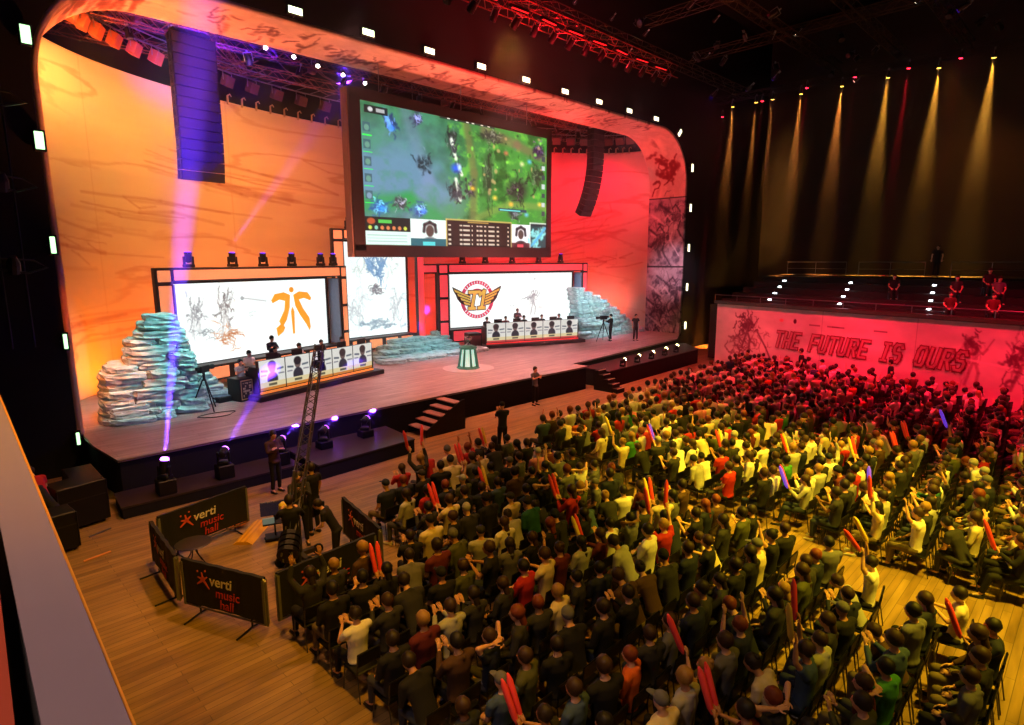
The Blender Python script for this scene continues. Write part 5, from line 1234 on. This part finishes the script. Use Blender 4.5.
for sd, A, L, rz, top, cst, st_x in (('orange emblem desk', (9.45, 24.0), LDL, rzL, 'charcoal', 'purple lit', 1.95), ('ring emblem desk', (25.7, 28.2), LDR, rzR, 'black', 'dark', 2.95)):
    for k in range(5):
        q = on_desk(A, rz, L / 5 * (k + .5) - .12, 1.28, .46)
        person(q, rz + PI + random.uniform(-.2, .2), 'hands resting on the lap', 'beanie' if k % 2 else 'short', ('white', 'charcoal', 'white', 'grey', 'black')[k] if top == 'charcoal' else ('black', 'maroon', 'black', 'charcoal', 'black')[k], f'seated player with headset at the {sd}, {od[k]} from its left end', False, 'black', group='players at the desks')
        ch = copy_tree(chair_p); ch.location = on_desk(A, rz, L / 5 * (k + .5) - .12, 1.3, .46); ch.rotation_euler = (0, 0, rz + PI); tag(ch, f'black chair under the {od[k]} player from the left at the {sd}', 'chair', 'player chairs')
    q = on_desk(A, rz, st_x, 1.6, .46); person(q, rz + PI, 'arms folded', 'short', 'navy' if st_x < 2 else 'grey', f'coach standing behind the seated players at the {sd}', True, 'black')
q = on_desk((9.45, 24.0), rzL, -.15, .95, .22); person(q, rzL + PI, 'hands held together', 'short', 'pale grey', 'person in a pale top seated behind the printed box at the left desk end', False, 'black')
for k, (u, v, z, t_) in enumerate(((12.26, 3.1, 4.75, 'charcoal'), (14.05, 3.1, 4.75, 'grey'), (12.95, .95, 4.0, 'brown'), (14.68, .95, 4.0, 'maroon'), (9.2, 3.2, 4.75, 'black'), (13.2, 4.2, 5.1, 'charcoal'), (15.4, 3.1, 4.75, 'navy'))):  # tops darkened to stand for the dim light up there
    q = bal(u, v, 0); bz_ = (3.85 if v < 1.5 else (4.57 if v < 3.5 else 4.93)); ch = link('stackable_chair', CHAIR_ONE, None, (q.x, q.y, bz_), PI / 2 + .35); tag(ch, f'dark chair on the side balcony under the {od[k]} of seven spectators', 'chair', 'balcony chairs'); person((q.x, q.y, 3.85 if v < 1.5 else (4.57 if v < 3.5 else 4.93)), PI / 2 + .35, 'hands resting on the lap', 'short', t_, f'spectator in a {t_} top seated on the side balcony, {od[k]} of seven', False, group='spectators on the side balcony')
for k, (u, v, s_) in enumerate(((6.8, -2.3, 1.14), (10.8, -1.2, 1.06))):
    q = bal(u + .9, v - .2, 0); person((q.x, q.y, 0), .4, 'hanging', 'short', 'black', f'dark person standing up before the banner lettering, {("nearer the stage", "further from the stage")[k]}', sc_=s_)
q = bal(9.35, 7.4, 0); person((q.x, q.y, 5.75), PI / 2, 'hanging', 'short', 'black', 'dark figure standing at the upper balcony gap')
# two lone spectators sitting in the open aisle corner
for k, (x, y, t_, ps, hr) in enumerate(((11.9, 2.6, 'white', 'both arms raised', 'short'), (11.75, 1.25, 'cream', 'hands held together', 'short'))):
    person((x, y, 0), .15, ps, hr, t_, ('spectator in a white top waving sticks alone beside the open aisle', 'spectator in a cream top sitting with outstretched hands beside the open aisle')[k], False, legs=1)
    ch = copy_tree(chair_p); ch.location = (x, y, 0); ch.rotation_euler = (0, 0, .15); tag(ch, ('black chair under the lone stick waving spectator by the aisle', 'black chair under the cream topped spectator by the aisle')[k], 'chair')
for sg in (-1, 1):
    o = link('inflated_stick', stick); o.location = (11.9 + sg * .24, 2.75, 1.55); o.rotation_euler = (-.35, sg * .1 - .5, 0)
    tag(o, ('red' if sg < 0 else 'yellow') + ' inflated stick raised by the lone spectator beside the aisle', 'cheering stick')
    if sg > 0: o.material_slots[0].link = 'OBJECT'; o.material_slots[0].material = STY
# ================================================================ RIG OVER THE STAGE AND HALL
rr = random.Random(99)
WT = mat('warm_truss', '7a4a3c', .4, .6)
for k, (y, z) in enumerate(((27.6, 17.2), (29.4, 16.5), (31.2, 17.0), (33.0, 16.6))):
    truss((4.0, y, z), (41, y, z), f'cross truss above the stage behind the opening, {od[k]} from the front', .45, WT if k % 2 else None)
for k, x in enumerate((7.5, 12.5, 18, 24, 30, 36)):
    truss((x, 26.8, 17.9), (x, 35, 17.9), f'short fore and aft truss above the stage, {od[k]} from the left', .4)
for k, (x, y, z) in enumerate(((12.05, 27.2, 15.87), (13.31, 27.2, 15.77), (14.45, 27.2, 15.63), (15.72, 27.2, 15.5), (16.9, 27.2, 15.36))):
    par('white', (x, y, z + .1), (-.7, .5, 0), f'small white glowing lamp behind the left lintel, {od[k]} from the left', 'white lamps behind the lintel')
for k in range(30):
    x = 5 + 1.2 * k; y = 27.6 if k % 2 else 29.4; z = (17.2 if k % 2 else 16.5) - .62
    par('dark', (x, y, z), (rr.uniform(-.5, .5), rr.uniform(-.4, .4), rr.uniform(0, 3)), f'stage wash lamp hung above the stage, {num(k + 1)} from the left', 'wash lamps above the stage')
for k in range(34):   # curved row of filter boxes that follows the backdrop
    th = PI - PI * (k + .5) / 34; x = CX0 + 17.6 * math.cos(th); y = CY0 + 8.0 * math.sin(th)
    r = empty('cyclorama_light', (x, y, 15.75), th - PI / 2, f'boxy wash light on the curved bar before the backdrop top, {num(k + 1)} from the left', 'light', 'wash lights along the backdrop')
    MB().box((0, 0, 0), (.62, .34, .52), Matrix.Rotation(.4, 3, 'X'), .02).build('housing', LRD if k < 9 else mat('filter_box_dark', '4a2a26', .5), r); MB().tube([(-.34, 0, 0), (-.34, 0, .42), (.34, 0, .42), (.34, 0, 0)], .02, 5).build('yoke', STEEL, r)
pts = [(CX0 + 17.6 * math.cos(t), CY0 + 8.0 * math.sin(t), 16.2) for t in np.linspace(PI, 0, 60)]
b = MB(); b.tube(pts, .035, 6); b.tube([(p[0], p[1], p[2] + .4) for p in pts], .03, 6)
for p, q in zip(pts[:-1], pts[1:]): b.tube([p, (q[0], q[1], q[2] + .4)], .015, 4)
tag(b.build('curved_truss', STEEL), 'curved bar truss carrying the boxy wash lights before the backdrop', 'truss')
# motors and cable runs that clutter the grid
for k, (p0, p1) in enumerate((((4.5, 28.4, 18.4), (40, 28.4, 18.6)), ((5, 30.4, 18.8), (39, 30.4, 18.2)), ((7, 32.4, 18.6), (38, 32.2, 19)), ((5.5, 27, 16.5), (9, 33.4, 16.8)), ((9, 26.8, 16.6), (14, 34.5, 16.9)))):
    truss(p0, p1, f'thin secondary truss crossing the grid above the stage, {od[k]} of five', .3, WT, .4)
for k in range(24):
    x = rr.uniform(4.5, 22) if k < 16 else rr.uniform(22, 38); y = rr.uniform(27, 33); z = rr.uniform(16.1, 17.6); L_ = rr.uniform(1.2, 3.5)
    cbm = MB().tube([(0, 0, .3), (L_ * .25, .1, -.1), (L_ * .5, .15, -.28), (L_ * .75, .1, -.1), (L_, 0, .3)], .03, 4); tag(cbm.build('cable_loop', mat('cable_brown', '5a3a30', .6), loc=(x, y, z)), 'cable loop sagging between the trusses above the stage', 'cable', 'cable loops above the stage')
for k in range(40):
    x = rr.uniform(5, 38); y = rr.uniform(27, 34); z = rr.uniform(16.2, 19)
    r = empty('chain_hoist', (x, y, z), rr.uniform(0, 3), f'chain hoist hanging in the grid above the stage, one of a scattered set', 'hoist', 'chain hoists above the stage')
    MB().box((0, 0, 0), (.45, .28, .32), None, .05).build('motor', mat('hoist_body', '5a3c34', .5, .3), r); MB().tube([(0, 0, .1), (0, 0, 3)], .02, 4).build('chain', STEEL, r)
# hall trusses
RT = mat('red_lit_truss', '8a4038', .45, .4)  # red of the lamps put into the truss colour
truss((12, 18.0, 16.6), (30, 18.0, 16.6), 'long front truss over the stage apron carrying red lit lamps', .6, RT, .6)
for k in range(15):
    x = 13.6 + 1.12 * k
    par('dark', (x, 18.0, 16.0), (.7, rr.uniform(-.3, .3), 0), f'lamp slung under the red lit front truss, {od[k]} from the left', 'lamps under the front truss')
for k in range(9):
    x = 14.6 + 1.7 * k; r = empty('beam_bar_light', (x, 17.65, 16.45), rr.uniform(-.1, .1), f'short red glowing bar light on the front truss, {od[k]} from the left', 'light', 'red bar lights on the front truss')
    MB().box((0, 0, 0), (1.0, .14, .14), None, .02).build('housing', BLK, r); MB().box((0, -.05, -.075), (.86, .08, .02)).build('lens', mat('bar_red', 'a02020', .3, emit='ff2428', es=.9), r)
for k, (p0, p1) in enumerate((((14, 15, 19.5), (46, 15, 19.5)), ((16, 11.5, 19.8), (47, 11.5, 19.8)), ((18, 8, 19.5), (47, 8, 19.5)), ((20, 4.5, 19.8), (46, 4.5, 19.8)), ((24, 1, 19.5), (46, 1, 19.5)), ((25, -2, 20.2), (25, 20, 20.2)), ((32, -2, 20.4), (32, 21, 20.4)), ((39, 0, 20.2), (39, 22, 20.2)), ((14, 20.5, 18.6), (44, 20.5, 18.6)))):
    truss(p0, p1, f'dark truss in the hall ceiling grid, {od[k]} of nine', .5, mat('hall_truss', '4a4030', .45, .7), .7, 'hall ceiling trusses')
for k, (px, py, x, kind) in enumerate(((575, 6, 25, 'white'), (612, 22, 28, 'white'), (645, 38, 30, 'white'), (628, 57, 28, 'white'), (715, 24, 32, 'white'), (706, 60, 36, 'white'), (797, 36, 39, 'white'), (918, 5, 40, 'white'), (690, 10, 32, 'violet'), (962, 12, 40, 'violet'), (856, 83, 46, 'white'))):
    v = Matrix((xc, yc, -zc)).transposed() @ Vector(((px - 512) / F_PX, (362.5 - py) / F_PX, -1)); t = x / v.x; q = Vector((0, 0, 6.8)) + v * t
    par(kind, q + Vector((0, 0, .2)), (.9, -.8, .3), f'small {"white" if kind == "white" else "violet"} lamp glowing in the dark hall ceiling, {od[k]} of eleven', 'lamps in the hall ceiling')
for k in range(40):
    x = rr.uniform(16, 44); y = rr.uniform(2, 20); par('dark', (x, y, rr.uniform(18.6, 19.2)), (rr.uniform(-1, 1), rr.uniform(-1, 1), rr.uniform(0, 3)), 'unlit black lamp hanging in the dark hall ceiling grid', 'unlit hall lamps')
# ================================================================ LIGHT
for src, aim, col, pw_, deg in BEAMS: spot(src, aim, col, pw_, deg, 1.0, .05)
# orange washes on the left half of the backdrop, red on the right
spot((6.4, 28.0, 1.6), (4.9, 30.5, 3.5), 'ff7a14', 1500, 110, 1, .3)
spot((5.6, 27.0, 15.4), (6.2, 31.5, 10), 'ffb850', 2000, 120, 1, .4)
spot((11.6, 27, 15.4), (11.0, 34, 10), 'ffb050', 2700, 115, 1, .4)
spot((15.5, 27.6, 15.2), (15, 35, 8), 'ff9448', 1900, 115, 1, .4)
spot((20, 27, 15.4), (18, 36, 8), 'ff8058', 1500, 100, 1, .4)
spot((38, 27.2, 15.2), (39.5, 30.5, 9), 'ff0c3a', 2200, 120, 1, .4)
spot((33.3, 27.3, 15.2), (36, 33, 9), 'ff0a34', 2800, 120, 1, .4)
spot((28, 28, 15.4), (30, 35.5, 8), 'ff0c38', 2200, 110, 1, .4)
spot((38.6, 27.6, 1.6), (39.6, 30.0, 4.5), 'ff4820', 1500, 120, 1, .2)
spot((24.3, 32.7, 1.5), (25.5, 36, 3), 'ff4420', 756, 130, 1, .2)
spot((9.5, 31.0, 1.6), (9.0, 33.5, 6), 'ff5a18', 1500, 130, 1, .2); spot((14, 32.2, 1.6), (14, 35, 6), 'ff5a20', 1500, 130, 1, .2)
spot((30, 32.0, 1.6), (30, 35, 6), 'ff2828', 1300, 130, 1, .2); spot((36.5, 30.5, 1.6), (37, 32.5, 6), 'ff3020', 1300, 130, 1, .2)
# portal lining: warm on the left, red on the right
spot((8, 21, 4), (6, 25, 15.5), 'ff8a40', 4500, 80, 1, .4); spot((14, 21, 1.8), (14, 25, 16), 'ff9470', 7500, 80, 1, .4); spot((23, 21, 1.8), (23, 25, 16), 'ff8a7c', 8500, 80, 1, .4); spot((32, 21, 1.8), (33, 25, 16), 'ff7078', 6000, 90, 1, .4)
spot((25, 22.0, 10), (41, 25, 13), 'ff4452', 6500, 45, 1, .4); spot((34, 19.5, 9), (41.4, 24.0, 6), 'd8a8bc', 5500, 30, 1, .4)
# deck
spot((12, 19.5, 15.4), (11, 23.5, 1.2), 'ffaca4', 5200, 70, 1, .3); spot((20, 19.5, 15.4), (20, 24, 1.2), 'ffacac', 9500, 70, 1, .3); spot((30, 20, 15.4), (31, 25, 1.2), 'ff909c', 9500, 75, 1, .3); spot((25, 19.5, 15.4), (24, 22, 1.2), 'ff9ca4', 5000, 60, 1, .3)
spot((6, 20, 14), (6.2, 25, 3), '80e0e0', 8100, 30, .8, .3); spot((32, 20, 13), (35.6, 27, 2.4), 'b0ecf8', 14000, 26, .8, .3); spot((23, 23.6, 6.7), (20.5, 30, 1.5), 'b0f0ff', 2600, 60, .8, .3)
spot((12, 21, 6), (5.6, 25.2, 3.6), '70d0d0', 1980, 42, .8, .3); spot((27, 22, 6), (35, 27, 3.2), '80d8e8', 2340, 38, .8, .3)
spot((3.6, 20.4, 10), (4.7, 25.0, 2), 'ff6a20', 9000, 22, .8, .3)
# screen frames
spot((9, 20, 13), (11.5, 29, 6), 'ffb080', 3000, 50, 1, .3); spot((30, 19, 13), (30, 29, 6), 'ff5060', 3500, 55, 1, .3)
# house: amber over the middle block, the aisle and the floor, red towards the banner
spot((17.5, 3, 19.5), (16.2, 7.2, 0), 'ffd428', 19000, 40, .9, .4); spot((13, -3, 18), (15.2, 3.2, 0), 'ffd42c', 30000, 48, .9, .4); spot((20, 8, 19), (18.0, 11.5, 0), 'ffd830', 8000, 36, .9, .4)
spot((10, -6, 18), (7, 6, 0), 'ffbe20', 2100, 70, .9, .4)
spot((4, 4, 17), (1.8, 9.5, 0), 'ffb424', 7500, 62, .9, .4)
spot((31, 6, 19), (28, 5.0, 0), 'ff1c38', 24000, 66, .9, .4); spot((31, 14, 19), (29.5, 12, 0), 'ff1c38', 16000, 60, .9, .4)
spot((25, 3, 14), (34.4, 5.5, 1.8), 'ff1840', 12500, 52, .8, .4); spot((27, 11, 14), (36, 12.5, 1.8), 'ff2444', 11000, 50, .8, .4); spot((29, 16, 13), (37.2, 17, 2.6), 'ff5058', 3500, 36, .8, .4)
spot((18, 18.4, 16), (20, 17.2, 0), 'ff8840', 9000, 80, .9, .4)
spot((8, 13, 16), (6, 15.5, 0), 'ffb070', 5200, 62, .9, .4)
spot((-2, 3, 12), (.3, 3, 5.8), 'ffd0c0', 1100, 60, .8, .3)
spot((42, 8, 17), (47, 7, 9), 'ff9038', 1500, 80, 1, .3)
spot((20, 16, 11), (21, 18.0, 16.6), 'ff2030', 9000, 110, 1, .3)
spot((6, 25.4, 10), (7, 28.5, 17), 'ff7040', 7000, 100, 1, .3); spot((6, 22.0, 7.5), (8.7, 27.0, 12.5), '2c0cff', 20000, 34, .7, .3); spot((11.5, 27.6, 13.6), (11.5, 29.6, 18), '4a18ff', 5000, 120, 1, .3); spot((30, 24.2, 12), (31, 29, 17), 'ff3030', 2500, 90, 1, .3)
spot((.0, 3.0, 9), (.36, 4.0, 5.75), 'ffa030', 60, 60, .8, .1)
spot((10, 16, 4), (8, 19.4, .6), '3a18ff', 500, 110, 1, .3)
spot((28, 8, 9), (29, 8, 19.5), 'ff8a40', 2600, 130, 1, .3)  # added spot in mid-air, brightens the ceiling trusses from below
# haze: thin smoke only in the two zones where beams show
def haze(name, c, d, dens, label, zr=None):
    m = bpy.data.materials.new(name); m.use_nodes = True; nt = m.node_tree; nt.nodes.clear(); o_ = nt.nodes.new('ShaderNodeOutputMaterial'); v = nt.nodes.new('ShaderNodeVolumeScatter')
    v.inputs['Density'].default_value = dens; v.inputs['Anisotropy'].default_value = .2; v.inputs['Color'].default_value = (1, 1, 1, 1); nt.links.new(v.outputs[0], o_.inputs['Volume'])
    if zr:
        tc = nt.nodes.new('ShaderNodeTexCoord'); sx = nt.nodes.new('ShaderNodeSeparateXYZ'); mr = nt.nodes.new('ShaderNodeMapRange'); mr.interpolation_type = 'SMOOTHSTEP'; nt.links.new(tc.outputs['Object'], sx.inputs[0]); nt.links.new(sx.outputs['Z'], mr.inputs['Value'])
        mr.inputs['From Min'].default_value = zr[0]; mr.inputs['From Max'].default_value = zr[1]; mr.inputs['To Min'].default_value = dens * .12; mr.inputs['To Max'].default_value = dens; nt.links.new(mr.outputs[0], v.inputs['Density'])
    o = MB().box(c, d).build(name, m); return tag(o, label, 'haze', None, 'stuff')
haze('stage_haze', (19.6, 26.4, 8.9), (32.6, 17.4, 16.6), .0022, 'thin theatrical haze in the air over the stage, showing the purple beams')
haze('balcony_haze', (42.9, 12.5, 11.6), (9.0, 21, 13.4), .0075, 'thin theatrical haze over the side balcony, showing the amber beams', (9.5, 17.0))  # density rises towards the roof so the beams fade downwards
